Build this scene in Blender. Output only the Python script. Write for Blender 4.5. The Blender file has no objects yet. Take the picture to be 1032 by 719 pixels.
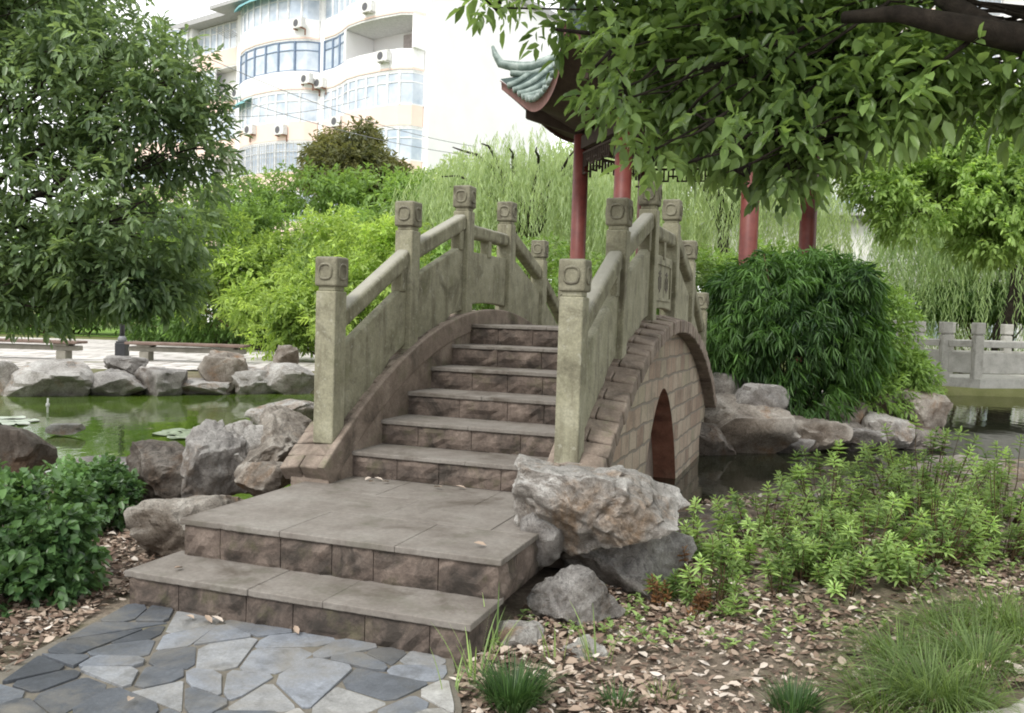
import bpy, bmesh, math, random
import numpy as np
from mathutils import Vector, Matrix, noise

scene = bpy.context.scene
COL = scene.collection
RNG = np.random.default_rng(7)
random.seed(7)
F, PITCH, ROLL, EYE = 899.5, 0.0471, 0.0313, 1.5
YAW = 0.3399

# ------------------------------------------------------------------ surveying helpers
def ray(x, y):
    a = x - 516; b = y - 359.5; c, s = math.cos(ROLL), math.sin(ROLL)
    a, b = a * c + b * s, -a * s + b * c
    X, U = a / F, -b / F
    cp, sp = math.cos(PITCH), math.sin(PITCH)
    return Vector((X, cp + U * sp, -sp + U * cp))
def at(x, y, Y):
    r = ray(x, y); return r * (Y / r.y) + Vector((0, 0, EYE))
def at_z(x, y, z):
    r = ray(x, y); return r * ((z - EYE) / r.z) + Vector((0, 0, EYE))
def world(u, v, z=0.0):
    x = u - 3.2966; y = v + 3.5069; c, s = math.cos(YAW), math.sin(YAW)
    return Vector((x * c + y * s, -x * s + y * c, z))

# ------------------------------------------------------------------ objects
def tag(o, label=None, cat=None, group=None, kind=None):
    if label: o['label'] = label
    if cat: o['category'] = cat
    if group: o['group'] = group
    if kind: o['kind'] = kind
    return o
def empty(name, label, cat, loc=(0, 0, 0), rz=0.0, group=None):
    o = bpy.data.objects.new(name, None); COL.objects.link(o)
    o.location = loc; o.rotation_euler = (0, 0, rz); o.empty_display_size = 0.2
    return tag(o, label, cat, group)
def link(name, me, mat, parent=None, loc=None):
    o = bpy.data.objects.new(name, me); COL.objects.link(o)
    if mat is not None and not me.materials: me.materials.append(mat)
    if parent is not None: o.parent = parent
    if loc is not None: o.location = loc
    return o
def smooth(me, on=True):
    me.polygons.foreach_set('use_smooth', [on] * len(me.polygons)); me.update()
def bevel(o, w=0.008, seg=2):
    m = o.modifiers.new('edge', 'BEVEL'); m.width = w; m.segments = seg; m.limit_method = 'ANGLE'; m.angle_limit = math.radians(40)
    return o

class MB:
    def __init__(s): s.v = []; s.f = []
    def quad8(s, p):
        n = len(s.v); s.v += [tuple(q) for q in p]
        s.f += [(n, n + 3, n + 2, n + 1), (n + 4, n + 5, n + 6, n + 7), (n, n + 1, n + 5, n + 4), (n + 1, n + 2, n + 6, n + 5), (n + 2, n + 3, n + 7, n + 6), (n + 3, n, n + 4, n + 7)]
    def box(s, lo, hi):
        x0, y0, z0 = lo; x1, y1, z1 = hi
        s.quad8([(x0, y0, z0), (x1, y0, z0), (x1, y1, z0), (x0, y1, z0), (x0, y0, z1), (x1, y0, z1), (x1, y1, z1), (x0, y1, z1)])
    def cbox(s, c, d): s.box([c[i] - d[i] / 2 for i in range(3)], [c[i] + d[i] / 2 for i in range(3)])
    def tube(s, pts, radii, n=8, cap=True):
        pts = [Vector(p) for p in pts]; base = len(s.v)
        if not hasattr(radii, '__len__'): radii = [radii] * len(pts)
        ref = Vector((0.31, 0.17, 0.93))
        for i, p in enumerate(pts):
            t = (pts[min(i + 1, len(pts) - 1)] - pts[max(i - 1, 0)]).normalized()
            a = t.cross(ref)
            if a.length < 0.05: a = t.cross(Vector((1, 0, 0)))
            a.normalize(); b = t.cross(a).normalized()
            for k in range(n):
                th = 2 * math.pi * k / n
                s.v.append(tuple(p + (a * math.cos(th) + b * math.sin(th)) * radii[i]))
        for i in range(len(pts) - 1):
            for k in range(n):
                k2 = (k + 1) % n
                s.f.append((base + i * n + k, base + i * n + k2, base + (i + 1) * n + k2, base + (i + 1) * n + k))
        if cap:
            s.f.append(tuple(base + k for k in range(n))[::-1]); s.f.append(tuple(base + (len(pts) - 1) * n + k for k in range(n)))
    def lathe(s, prof, c=(0, 0, 0), n=20):
        base = len(s.v)
        for r, z in prof:
            for k in range(n):
                th = 2 * math.pi * k / n; s.v.append((c[0] + r * math.cos(th), c[1] + r * math.sin(th), c[2] + z))
        for i in range(len(prof) - 1):
            for k in range(n):
                k2 = (k + 1) % n; s.f.append((base + i * n + k, base + i * n + k2, base + (i + 1) * n + k2, base + (i + 1) * n + k))
        s.f.append(tuple(base + (len(prof) - 1) * n + k for k in range(n)))
        s.f.append(tuple(base + k for k in range(n))[::-1])
    def prism(s, poly, z0, z1):
        n = len(poly); b = len(s.v)
        s.v += [(p[0], p[1], z0) for p in poly] + [(p[0], p[1], z1) for p in poly]
        s.f.append(tuple(range(b, b + n))[::-1]); s.f.append(tuple(range(b + n, b + 2 * n)))
        for k in range(n):
            k2 = (k + 1) % n; s.f.append((b + k, b + k2, b + n + k2, b + n + k))
    def grid(s, rows):
        b = len(s.v); m = len(rows[0])
        for r in rows: s.v += [tuple(p) for p in r]
        for i in range(len(rows) - 1):
            for j in range(m - 1):
                s.f.append((b + i * m + j, b + i * m + j + 1, b + (i + 1) * m + j + 1, b + (i + 1) * m + j))
    def mesh(s, name, sm=False):
        me = bpy.data.meshes.new(name); me.from_pydata(s.v, [], s.f); me.validate(); me.update()
        bm = bmesh.new(); bm.from_mesh(me); bmesh.ops.recalc_face_normals(bm, faces=bm.faces); bm.to_mesh(me); bm.free()
        if sm: smooth(me)
        return me
    def build(s, name, mat, parent=None, loc=None, sm=False): return link(name, s.mesh(name, sm), mat, parent, loc)

def np_mesh(name, verts, faces, attr=None):
    me = bpy.data.meshes.new(name); verts = np.asarray(verts, np.float32); faces = np.asarray(faces, np.int32)
    nf, k = faces.shape
    me.vertices.add(len(verts)); me.vertices.foreach_set('co', verts.ravel())
    me.loops.add(nf * k); me.loops.foreach_set('vertex_index', faces.ravel())
    me.polygons.add(nf); me.polygons.foreach_set('loop_start', np.arange(0, nf * k, k, dtype=np.int32))
    try: me.polygons.foreach_set('loop_total', np.full(nf, k, np.int32))
    except Exception: pass
    me.update(calc_edges=True)
    if attr is not None:
        a = me.attributes.new('tint', 'FLOAT', 'POINT'); a.data.foreach_set('value', np.asarray(attr, np.float32))
    return me

# ------------------------------------------------------------------ materials
class NT:
    def __init__(s, name):
        s.m = bpy.data.materials.new(name); s.m.use_nodes = True; s.t = s.m.node_tree; s.t.nodes.clear()
        s.out = s.n('OutputMaterial')
    def n(s, typ, props=None, **ins):
        nd = s.t.nodes.new('ShaderNode' + typ)
        for k, v in (props or {}).items(): setattr(nd, k, v)
        for k, v in ins.items(): s.set(nd, k, v)
        return nd
    def set(s, nd, key, v):
        key = key.replace('_', ' ')
        sock = nd.inputs[int(key[1:])] if key[0] == 'i' and key[1:].isdigit() else nd.inputs[key]
        if isinstance(v, bpy.types.NodeSocket): s.t.links.new(v, sock)
        elif isinstance(v, (tuple, list)) and len(v) == 3 and sock.type == 'RGBA': sock.default_value = (*v, 1)
        else: sock.default_value = v
    def noise(s, vec, scale, detail=6, rough=0.6, dist=0.0):
        return s.n('TexNoise', Vector=vec, Scale=scale, Detail=detail, Roughness=rough, Distortion=dist).outputs['Fac']
    def ramp(s, fac, stops, interp='LINEAR'):
        r = s.n('ValToRGB', Fac=fac); cr = r.color_ramp; cr.interpolation = interp
        while len(cr.elements) < len(stops): cr.elements.new(0.5)
        for e, (p, c) in zip(cr.elements, stops):
            e.position = p; e.color = (*c, 1) if not isinstance(c, (int, float)) else (c, c, c, 1)
        return r.outputs['Color']
    def mix(s, fac, a, b, mode='MIX'):
        nd = s.n('Mix', {'data_type': 'RGBA', 'blend_type': mode, 'clamp_factor': True})
        s.set(nd, 'i0', fac); s.set(nd, 'i6', a if not (isinstance(a, tuple) and len(a) == 3) else (*a, 1)); s.set(nd, 'i7', b if not (isinstance(b, tuple) and len(b) == 3) else (*b, 1))
        return nd.outputs[2]
    def math(s, op, a, b=0.0, c=0.0):
        return s.n('Math', {'operation': op, 'use_clamp': False}, i0=a, i1=b, i2=c).outputs[0]
    def bump(s, h, strength=0.4, dist=0.01, normal=None):
        b = s.n('Bump', Height=h, Strength=strength, Distance=dist)
        if normal is not None: s.set(b, 'Normal', normal)
        return b.outputs['Normal']
    def coords(s, kind='Object', rand=True):
        v = s.n('TexCoord').outputs[kind]
        if rand:
            r = s.n('ObjectInfo').outputs['Random']
            off = s.n('CombineXYZ', X=s.math('MULTIPLY', r, 37.0), Y=s.math('MULTIPLY', r, 91.0), Z=s.math('MULTIPLY', r, 53.0)).outputs[0]
            v = s.n('VectorMath', {'operation': 'ADD'}, i0=v, i1=off).outputs[0]
        return v
    def finish(s, color, rough=0.8, normal=None, spec=0.3, **kw):
        p = s.n('BsdfPrincipled', Base_Color=color, Roughness=rough)
        p.inputs['Specular IOR Level'].default_value = spec
        if normal is not None: s.set(p, 'Normal', normal)
        for k, v in kw.items(): s.set(p, k, v)
        s.t.links.new(p.outputs[0], s.out.inputs['Surface']); return s.m

def weathered(name, cols, scale=6, stain=None, stain_scale=2.0, stain_lo=0.52, bump=0.5, dist=0.006, rough=0.85, moss=None, spec=0.25, speck=0.25, rand=True, top=None, streak=None):
    t = NT(name); v = t.coords('Object', rand)
    n1 = t.noise(v, scale, 8, 0.65); k = len(cols)
    c = t.ramp(n1, [(0.28 + 0.44 * i / max(1, k - 1), cols[i]) for i in range(k)])
    fine = t.noise(v, scale * 14, 4, 0.7)
    c = t.mix(speck, c, t.ramp(fine, [(0.3, 0.35), (0.7, 0.95)]), 'OVERLAY')
    h = t.math('ADD', n1, t.math('MULTIPLY', fine, 0.35))
    if stain is not None:
        m = t.noise(v, stain_scale, 7, 0.7, 0.6)
        c = t.mix(t.ramp(m, [(stain_lo, 0.0), (stain_lo + 0.16, 0.85)]), c, stain)
    if moss is not None:
        m = t.noise(v, stain_scale * 1.7, 6, 0.65)
        c = t.mix(t.ramp(m, [(0.55, 0.0), (0.72, 0.7)]), c, moss)
    if streak is not None:
        sv = t.n('Mapping', Vector=v, Scale=(1.0, 1.0, .16)).outputs[0]
        c = t.mix(t.ramp(t.noise(sv, 9, 5, 0.6), [(0.52, 0.0), (0.70, 0.7)]), c, streak)
        lm = t.noise(v, 24, 3, 0.55); c = t.mix(t.ramp(lm, [(0.62, 0.0), (0.68, 0.55)]), c, (0.36, 0.355, 0.29))
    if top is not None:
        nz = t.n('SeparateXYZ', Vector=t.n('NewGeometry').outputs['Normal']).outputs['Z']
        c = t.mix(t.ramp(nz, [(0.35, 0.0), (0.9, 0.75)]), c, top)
    return t.finish(c, rough, t.bump(h, bump, dist), spec)

def masonry(name, axes, cols, mortar, bw, bh, ms=0.012, squash=1.0, bump=0.8):
    t = NT(name); v = t.coords('Object', False)
    sp = t.n('SeparateXYZ', Vector=v); g = dict(x=sp.outputs['X'], y=sp.outputs['Y'], z=sp.outputs['Z'])
    wob = t.noise(v, 4.5, 4, 0.6)
    w = t.math('MULTIPLY', t.math('SUBTRACT', wob, 0.5), 0.065)
    vec = t.n('CombineXYZ', X=t.math('ADD', g[axes[0]], w), Y=t.math('ADD', g[axes[1]], w), Z=0.0).outputs[0]
    b = t.n('TexBrick', {'offset': 0.5}, Vector=vec, Color1=(0.0, 0.0, 0.0), Color2=(1.0, 1.0, 1.0), Mortar=(0.5, 0.5, 0.5), Scale=1.0, Mortar_Size=ms, Mortar_Smooth=0.3, Bias=0.0, Brick_Width=bw, Row_Height=bh)
    k = len(cols)
    n1 = t.noise(v, 7, 8, 0.7)
    pick = t.math('ADD', t.math('MULTIPLY', b.outputs['Color'], 0.5), t.math('MULTIPLY', n1, 0.55))
    c = t.ramp(pick, [(0.12 + 0.75 * i / (k - 1), cols[i]) for i in range(k)])
    fine = t.noise(v, 60, 4, 0.7)
    c = t.mix(0.3, c, t.ramp(fine, [(0.3, 0.3), (0.7, 0.95)]), 'OVERLAY')
    big = t.noise(v, 1.6, 5, 0.65)
    c = t.mix(t.ramp(big, [(0.5, 0.0), (0.72, 0.6)]), c, (0.06, 0.055, 0.04))
    c = t.mix(b.outputs['Fac'], c, mortar)
    h = t.math('ADD', t.math('MULTIPLY', b.outputs['Fac'], -1.0), t.math('MULTIPLY', n1, 0.6))
    return t.finish(c, 0.9, t.bump(h, bump, 0.012), 0.2)

def leafmat(name, dark, light, trans=0.45, rough=0.45, spec=0.4, sat=None):
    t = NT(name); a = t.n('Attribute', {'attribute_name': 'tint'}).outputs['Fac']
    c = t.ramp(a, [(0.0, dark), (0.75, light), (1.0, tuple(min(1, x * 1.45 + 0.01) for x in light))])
    p = t.n('BsdfPrincipled', Base_Color=c, Roughness=rough); p.inputs['Specular IOR Level'].default_value = spec
    warm = t.mix(1.0, c, (1.25, 1.2, 0.45), 'MULTIPLY')
    tr = t.n('BsdfTranslucent', Color=t.mix(0.6, c, warm))
    ms = t.n('MixShader', i0=trans, i1=p.outputs[0], i2=tr.outputs[0])
    t.t.links.new(ms.outputs[0], t.out.inputs['Surface']); return t.m

def plain(name, col, rough=0.6, spec=0.3, var=0.15, scale=8, bump=0.1, metal=0.0):
    t = NT(name); v = t.coords('Object', True); n1 = t.noise(v, scale, 6, 0.65)
    c = t.ramp(n1, [(0.3, tuple(x * (1 - var) for x in col)), (0.7, tuple(min(1, x * (1 + var)) for x in col))])
    return t.finish(c, rough, t.bump(n1, bump, 0.004), spec, Metallic=metal)

M = {}
M['post'] = weathered('balustrade_stone', [(0.15, 0.142, 0.10), (0.235, 0.225, 0.158), (0.30, 0.29, 0.215)], 5, stain=(0.085, 0.075, 0.052), stain_scale=2.6, stain_lo=0.53, moss=(0.165, 0.165, 0.095), bump=0.6, dist=0.006, speck=0.4, streak=(0.10, 0.088, 0.06))
M['rail'] = weathered('balustrade_rail_stone', [(0.11, 0.105, 0.07), (0.20, 0.19, 0.13), (0.26, 0.25, 0.18)], 6, stain=(0.10, 0.085, 0.06), stain_scale=2.2, stain_lo=0.54, moss=(0.15, 0.15, 0.085), bump=0.5, dist=0.005, speck=0.4, top=(0.34, 0.33, 0.29), streak=(0.075, 0.065, 0.045))  # top: sky light on the upper faces, put into the stone colour
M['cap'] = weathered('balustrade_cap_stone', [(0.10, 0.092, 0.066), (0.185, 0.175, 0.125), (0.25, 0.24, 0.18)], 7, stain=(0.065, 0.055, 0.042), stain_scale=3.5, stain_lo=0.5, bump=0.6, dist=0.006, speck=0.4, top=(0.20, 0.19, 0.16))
M['tread'] = weathered('tread_slate', [(0.115, 0.10, 0.086), (0.175, 0.158, 0.14), (0.215, 0.20, 0.18)], 3.2, stain=(0.075, 0.06, 0.046), stain_scale=1.9, stain_lo=0.50, bump=0.5, dist=0.005, moss=(0.10, 0.098, 0.07), speck=0.3, rough=0.75)
M['riser'] = weathered('riser_sandstone', [(0.038, 0.031, 0.027), (0.108, 0.084, 0.070), (0.19, 0.152, 0.127)], 5, stain=(0.03, 0.026, 0.022), stain_scale=4.0, stain_lo=0.47, moss=(0.085, 0.08, 0.045), bump=0.9, dist=0.014, speck=0.4)
M['coping'] = weathered('coping_sandstone', [(0.10, 0.08, 0.065), (0.20, 0.16, 0.13), (0.28, 0.235, 0.195)], 5, stain=(0.06, 0.05, 0.04), stain_scale=2.6, stain_lo=0.52, moss=(0.15, 0.15, 0.09), bump=0.8, dist=0.01, speck=0.35)
M['wall'] = masonry('bridge_masonry', 'yz', [(0.14, 0.105, 0.08), (0.27, 0.205, 0.155), (0.34, 0.285, 0.22), (0.24, 0.22, 0.15)], (0.21, 0.185, 0.15), 0.27, 0.165, 0.012)
M['vault'] = weathered('vault_brick', [(0.12, 0.055, 0.04), (0.24, 0.11, 0.075), (0.32, 0.18, 0.125)], 4, stain=(0.05, 0.03, 0.025), stain_lo=0.55, bump=0.7, dist=0.01)
def rockmat(name, cols, rust, rust_lo, moss=None, sc=2.6):
    t = NT(name); v = t.coords('Object', True); k = len(cols)
    n1 = t.noise(v, sc, 9, 0.68, 0.4)
    c = t.ramp(n1, [(0.27 + 0.46 * i / (k - 1), cols[i]) for i in range(k)])
    c = t.mix(t.ramp(t.noise(v, sc * .75, 7, 0.7, 0.8), [(rust_lo, 0.0), (rust_lo + .13, 0.8)]), c, rust)
    fine = t.noise(v, 38, 6, 0.75); c = t.mix(0.55, c, t.ramp(fine, [(0.28, 0.2), (0.72, 0.95)]), 'OVERLAY')
    vein = t.math('ABSOLUTE', t.math('SUBTRACT', t.noise(v, sc * 1.3, 5, 0.6, 1.2), 0.5))
    c = t.mix(t.ramp(vein, [(0.0, 0.5), (0.014, 0.0)]), c, tuple(x * .28 for x in cols[0]))
    pt = t.n('NewGeometry').outputs['Pointiness']
    c = t.mix(t.ramp(pt, [(0.40, 0.85), (0.495, 0.0)]), c, tuple(x * .35 for x in cols[0]))  # crevice shade put into the colour: concave places darkened like occlusion
    c = t.mix(t.ramp(pt, [(0.52, 0.0), (0.60, 0.5)]), c, tuple(min(1, x * 1.25) for x in cols[-1]))
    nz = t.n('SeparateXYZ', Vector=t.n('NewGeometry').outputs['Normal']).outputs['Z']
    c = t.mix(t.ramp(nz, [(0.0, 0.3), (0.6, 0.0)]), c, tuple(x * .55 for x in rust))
    if moss: c = t.mix(t.ramp(t.noise(v, 3.5, 5, .65), [(.56, 0.0), (.7, .6)]), c, moss)
    vo = t.n('TexVoronoi', {'feature': 'DISTANCE_TO_EDGE'}, Vector=v, Scale=sc * 2.2).outputs['Distance']
    crack = t.ramp(vo, [(0.0, 0.0), (0.05, 1.0)])
    grit = t.noise(v, 130, 3, 0.7); c = t.mix(0.35, c, t.ramp(grit, [(0.3, 0.2), (0.7, 0.95)]), 'OVERLAY')
    h = t.math('ADD', t.math('ADD', n1, t.math('MULTIPLY', t.math('ADD', fine, t.math('MULTIPLY', grit, .4)), 0.34)), t.math('MULTIPLY', crack, 0.05))
    return t.finish(c, 0.85, t.bump(h, 1.0, 0.045), 0.2)
M['rock_grey'] = rockmat('boulder_grey', [(0.085, 0.08, 0.074), (0.20, 0.19, 0.18), (0.36, 0.35, 0.33)], (0.15, 0.105, 0.07), .58)
M['rock_pale'] = rockmat('boulder_pale', [(0.12, 0.108, 0.095), (0.28, 0.268, 0.25), (0.44, 0.43, 0.41)], (0.22, 0.145, 0.085), .53)
M['rock_rust'] = rockmat('boulder_rust', [(0.075, 0.062, 0.052), (0.20, 0.178, 0.152), (0.38, 0.36, 0.325)], (0.18, 0.105, 0.055), .53)
M['rock_dark'] = rockmat('boulder_dark', [(0.035, 0.03, 0.026), (0.105, 0.092, 0.08), (0.21, 0.195, 0.175)], (0.085, 0.052, 0.03), .52)
M['bark'] = weathered('bark', [(0.010, 0.008, 0.006), (0.028, 0.022, 0.017), (0.05, 0.04, 0.031)], 12, bump=1.0, dist=0.02, rough=0.95)
M['stem'] = weathered('stem_bark', [(0.05, 0.03, 0.015), (0.12, 0.08, 0.045)], 12, bump=0.4, rough=0.9)
M['column'] = weathered('red_lacquer', [(0.075, 0.022, 0.018), (0.145, 0.035, 0.027), (0.18, 0.06, 0.045)], 3, stain=(0.14, 0.07, 0.05), stain_scale=2, stain_lo=0.56, bump=0.15, dist=0.004, rough=0.5, spec=0.4, speck=0.15)
M['darkwood'] = weathered('dark_timber', [(0.03, 0.02, 0.015), (0.065, 0.045, 0.035)], 6, bump=0.4, dist=0.004)
M['fascia'] = weathered('fascia_red', [(0.15, 0.075, 0.065), (0.23, 0.13, 0.115)], 5, stain=(0.12, 0.08, 0.07), bump=0.2)
M['tile'] = weathered('glazed_green_tile', [(0.06, 0.09, 0.078), (0.17, 0.22, 0.195), (0.38, 0.43, 0.40)], 5, stain=(0.05, 0.08, 0.07), stain_scale=4, stain_lo=0.55, bump=0.2, rough=0.4, spec=0.5)
M['pan'] = weathered('roof_pan_tile', [(0.03, 0.05, 0.045), (0.06, 0.085, 0.078)], 6, bump=0.3, rough=0.7)
M['concrete'] = weathered('footbridge_stone', [(0.30, 0.29, 0.26), (0.42, 0.41, 0.37), (0.50, 0.49, 0.45)], 4, stain=(0.22, 0.21, 0.18), stain_scale=1.5, stain_lo=0.55, bump=0.3)
M['bench_seat'] = weathered('bench_timber', [(0.11, 0.075, 0.06), (0.20, 0.145, 0.12)], 5, bump=0.3)
M['bench_leg'] = weathered('bench_stone', [(0.17, 0.16, 0.13), (0.28, 0.265, 0.225)], 5, bump=0.3)
M['lamp_black'] = plain('lamp_black_metal', (0.018, 0.019, 0.022), 0.45, 0.5, 0.3, 10, 0.1, 0.0)
M['lamp_grey'] = plain('lamp_collar', (0.16, 0.165, 0.17), 0.5, 0.5)
M['lamp_glass'] = plain('lamp_glass', (0.7, 0.7, 0.66), 0.35, 0.5)
M['plaster'] = plain('plaster_white', (0.95, 0.95, 0.95), 0.9, 0.1, 0.04, 0.5, 0.05)
M['peach'] = plain('plaster_peach', (0.90, 0.70, 0.61), 0.9, 0.1, 0.06, 0.5, 0.05)
M['winframe'] = plain('window_frame_white', (0.80, 0.81, 0.82), 0.5)
M['winframe_blue'] = plain('window_frame_blue', (0.17, 0.23, 0.33), 0.5)
M['slabgrey'] = plain('balcony_soffit', (0.70, 0.70, 0.68), 0.9)  # grey lightened, distance haze put into the colour
M['room'] = plain('balcony_inside', (0.48, 0.43, 0.42), 0.9)
M['ac'] = plain('ac_casing', (0.70, 0.70, 0.68), 0.6)
M['ac_dark'] = plain('ac_grille', (0.12, 0.12, 0.13), 0.6)
M['rust'] = plain('rusty_bracket', (0.30, 0.15, 0.10), 0.8)
M['awning'] = plain('awning_teal', (0.22, 0.47, 0.50), 0.7)
M['grille'] = plain('security_grille', (0.50, 0.50, 0.50), 0.5)
M['rooftile'] = plain('roof_edge_grey', (0.42, 0.42, 0.42), 0.8)
M['cable'] = plain('cable_grey', (0.25, 0.25, 0.26), 0.6)
M['pipe'] = plain('pipe_pale', (0.62, 0.62, 0.58), 0.5)
M['pale_wall'] = weathered('pale_render', [(0.66, 0.65, 0.61), (0.78, 0.77, 0.73)], 0.8, stain=(0.42, 0.40, 0.36), stain_scale=0.5, bump=0.1)
M['pad'] = plain('lily_pad', (0.42, 0.50, 0.34), 0.25, 0.6, 0.25, 12, 0.1)  # pale because the sky's reflection is put into the base colour
def glass():
    t = NT('window_glass'); v = t.coords('Object', True); n = t.noise(v, 0.9, 3)
    return t.finish(t.ramp(n, [(0.35, (0.42, 0.50, 0.60)), (0.65, (0.68, 0.73, 0.80))]), 0.12, None, 0.6)  # glass colour lightened to carry the distance haze
M['glass'] = glass()
def water():
    t = NT('pond_water'); v = t.n('TexCoord').outputs['Object']
    n = t.noise(v, 0.55, 3, 0.5)
    green = t.ramp(n, [(0.35, (0.042, 0.075, 0.010)), (0.7, (0.10, 0.165, 0.022))]); deep = t.ramp(n, [(0.35, (0.008, 0.010, 0.006)), (0.7, (0.02, 0.022, 0.012))])  # left green holds both algae and the bushes' reflection as colour
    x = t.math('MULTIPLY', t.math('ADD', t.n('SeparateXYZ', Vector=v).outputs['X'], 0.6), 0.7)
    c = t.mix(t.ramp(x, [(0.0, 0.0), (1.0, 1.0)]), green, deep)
    st = t.n('Mapping', Vector=v, Scale=(1.0, 0.6, 1.0)).outputs[0]
    h = t.math('ADD', t.noise(st, 3.0, 3, 0.5, 0.4), t.math('MULTIPLY', t.noise(st, 14.0, 2, 0.5), 0.2))
    return t.finish(c, 0.04, t.bump(h, 0.10, 0.05), 0.6, IOR=1.33)
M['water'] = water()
def soil():
    t = NT('soil'); v = t.n('TexCoord').outputs['Object']
    n = t.noise(v, 3, 8, 0.7); f = t.noise(v, 45, 6, 0.7)
    c = t.ramp(n, [(0.3, (0.09, 0.07, 0.054)), (0.55, (0.20, 0.165, 0.13)), (0.75, (0.31, 0.27, 0.22))])
    c = t.mix(0.5, c, t.ramp(f, [(0.3, 0.25), (0.7, 0.95)]), 'OVERLAY')
    g = t.noise(v, 0.9, 6, 0.65)
    c = t.mix(t.ramp(g, [(0.5, 0.0), (0.66, 0.55)]), c, (0.07, 0.085, 0.03))
    y = t.n('SeparateXYZ', Vector=v).outputs['Y']
    far = t.math('MULTIPLY', t.math('SUBTRACT', y, 13.0), 0.12)
    c = t.mix(t.ramp(far, [(0.0, 0.0), (1.0, 0.8)]), c, (0.13, 0.15, 0.05))
    h = t.math('ADD', n, t.math('MULTIPLY', f, 0.5))
    return t.finish(c, 0.95, t.bump(h, 0.9, 0.03), 0.1)
M['soil'] = soil()
def flag():
    t = NT('flagstone'); v = t.n('TexCoord').outputs['Object']
    a = t.n('Attribute', {'attribute_name': 'tint'}).outputs['Fac']
    c = t.ramp(a, [(0.0, (0.045, 0.05, 0.058)), (0.3, (0.10, 0.11, 0.125)), (0.55, (0.19, 0.205, 0.23)), (0.75, (0.245, 0.235, 0.21)), (1.0, (0.34, 0.345, 0.35))])
    n = t.noise(v, 9, 8, 0.7); f = t.noise(v, 80, 4, 0.7)
    c = t.mix(0.45, c, t.ramp(n, [(0.3, 0.25), (0.7, 0.85)]), 'OVERLAY'); c = t.mix(0.35, c, t.ramp(f, [(0.3, 0.3), (0.7, 0.9)]), 'OVERLAY')
    s = t.noise(v, 2.2, 6, 0.7, 0.5)
    c = t.mix(t.ramp(s, [(0.48, 0.0), (0.68, 0.7)]), c, (0.19, 0.175, 0.145)); s2 = t.noise(v, 5.0, 6, 0.7, 0.3)
    c = t.mix(t.ramp(s2, [(0.54, 0.0), (0.68, 0.55)]), c, (0.06, 0.06, 0.055))
    return t.finish(c, 0.55, t.bump(t.math('ADD', n, t.math('MULTIPLY', f, 0.3)), 0.7, 0.009), 0.4)
M['flag'] = flag()
M['mortar'] = weathered('mortar', [(0.10, 0.09, 0.073), (0.18, 0.163, 0.135)], 7, moss=(0.10, 0.105, 0.05), stain_scale=2, bump=0.8, dist=0.01)
M['plaza'] = masonry('plaza_paving', 'xy', [(0.36, 0.34, 0.32), (0.50, 0.475, 0.45), (0.56, 0.53, 0.50)], (0.26, 0.24, 0.21), 1.1, .7, .05)
M['pavement'] = weathered('pale_pavement', [(0.30, 0.28, 0.25), (0.42, 0.40, 0.36)], 4, bump=0.4, rand=False)
M['lawn'] = weathered('lawn', [(0.10, 0.19, 0.03), (0.18, 0.30, 0.05)], 3, bump=0.8, rand=False)
M['litter'] = None
def litter():
    t = NT('dead_leaf'); a = t.n('Attribute', {'attribute_name': 'tint'}).outputs['Fac']
    c = t.ramp(a, [(0.0, (0.06, 0.042, 0.032)), (0.35, (0.17, 0.115, 0.085)), (0.7, (0.37, 0.29, 0.225)), (1.0, (0.58, 0.52, 0.46))])
    return t.finish(c, 0.7, None, 0.25)
M['litter'] = litter()
M['leaf_dark'] = leafmat('osmanthus_leaf', (0.055, 0.105, 0.048), (0.24, 0.34, 0.165), 0.5, 0.36, 0.5)
M['leaf_over'] = leafmat('overhanging_leaf', (0.050, 0.10, 0.032), (0.27, 0.40, 0.14), 0.52, 0.30, 0.5)
M['leaf_shrub'] = leafmat('shrub_leaf', (0.028, 0.072, 0.026), (0.135, 0.245, 0.085), 0.35, 0.34, 0.5)
M['leaf_azalea'] = leafmat('azalea_leaf', (0.10, 0.175, 0.055), (0.37, 0.52, 0.19), 0.48, 0.5)
M['leaf_bamboo'] = leafmat('bamboo_leaf', (0.015, 0.050, 0.014), (0.105, 0.215, 0.048), 0.4, 0.45)
M['leaf_yellow'] = leafmat('yellow_green_leaf', (0.065, 0.14, 0.025), (0.38, 0.52, 0.13), 0.5, 0.5)
M['leaf_lime'] = leafmat('lime_leaf', (0.09, 0.18, 0.035), (0.34, 0.49, 0.15), 0.55, 0.5)
M['leaf_mid'] = leafmat('mid_green_leaf', (0.075, 0.14, 0.035), (0.25, 0.39, 0.105), 0.5, 0.5)
M['leaf_willow'] = leafmat('willow_leaf', (0.25, 0.35, 0.16), (0.52, 0.63, 0.36), 0.55, 0.5)  # milky background haze put into the leaf colour
M['leaf_willow2'] = leafmat('shaded_willow_leaf', (0.17, 0.28, 0.11), (0.44, 0.57, 0.28), 0.55, 0.5)
M['leaf_hedge'] = leafmat('hedge_leaf', (0.040, 0.085, 0.022), (0.15, 0.27, 0.065), 0.45, 0.5)
M['leaf_red'] = leafmat('bronze_leaf', (0.055, 0.075, 0.03), (0.24, 0.24, 0.10), 0.45, 0.5)
M['leaf_rust'] = leafmat('rusty_leaf', (0.10, 0.055, 0.03), (0.30, 0.16, 0.08), 0.4, 0.5)
M['grass'] = leafmat('grass_blade', (0.055, 0.10, 0.022), (0.20, 0.29, 0.085), 0.45, 0.5)
M['grass_dark'] = leafmat('mondo_blade', (0.018, 0.050, 0.014), (0.085, 0.165, 0.05), 0.35, 0.45)
M['grass_dry'] = leafmat('dry_grass_blade', (0.06, 0.115, 0.032), (0.22, 0.31, 0.115), 0.45, 0.5)

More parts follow.
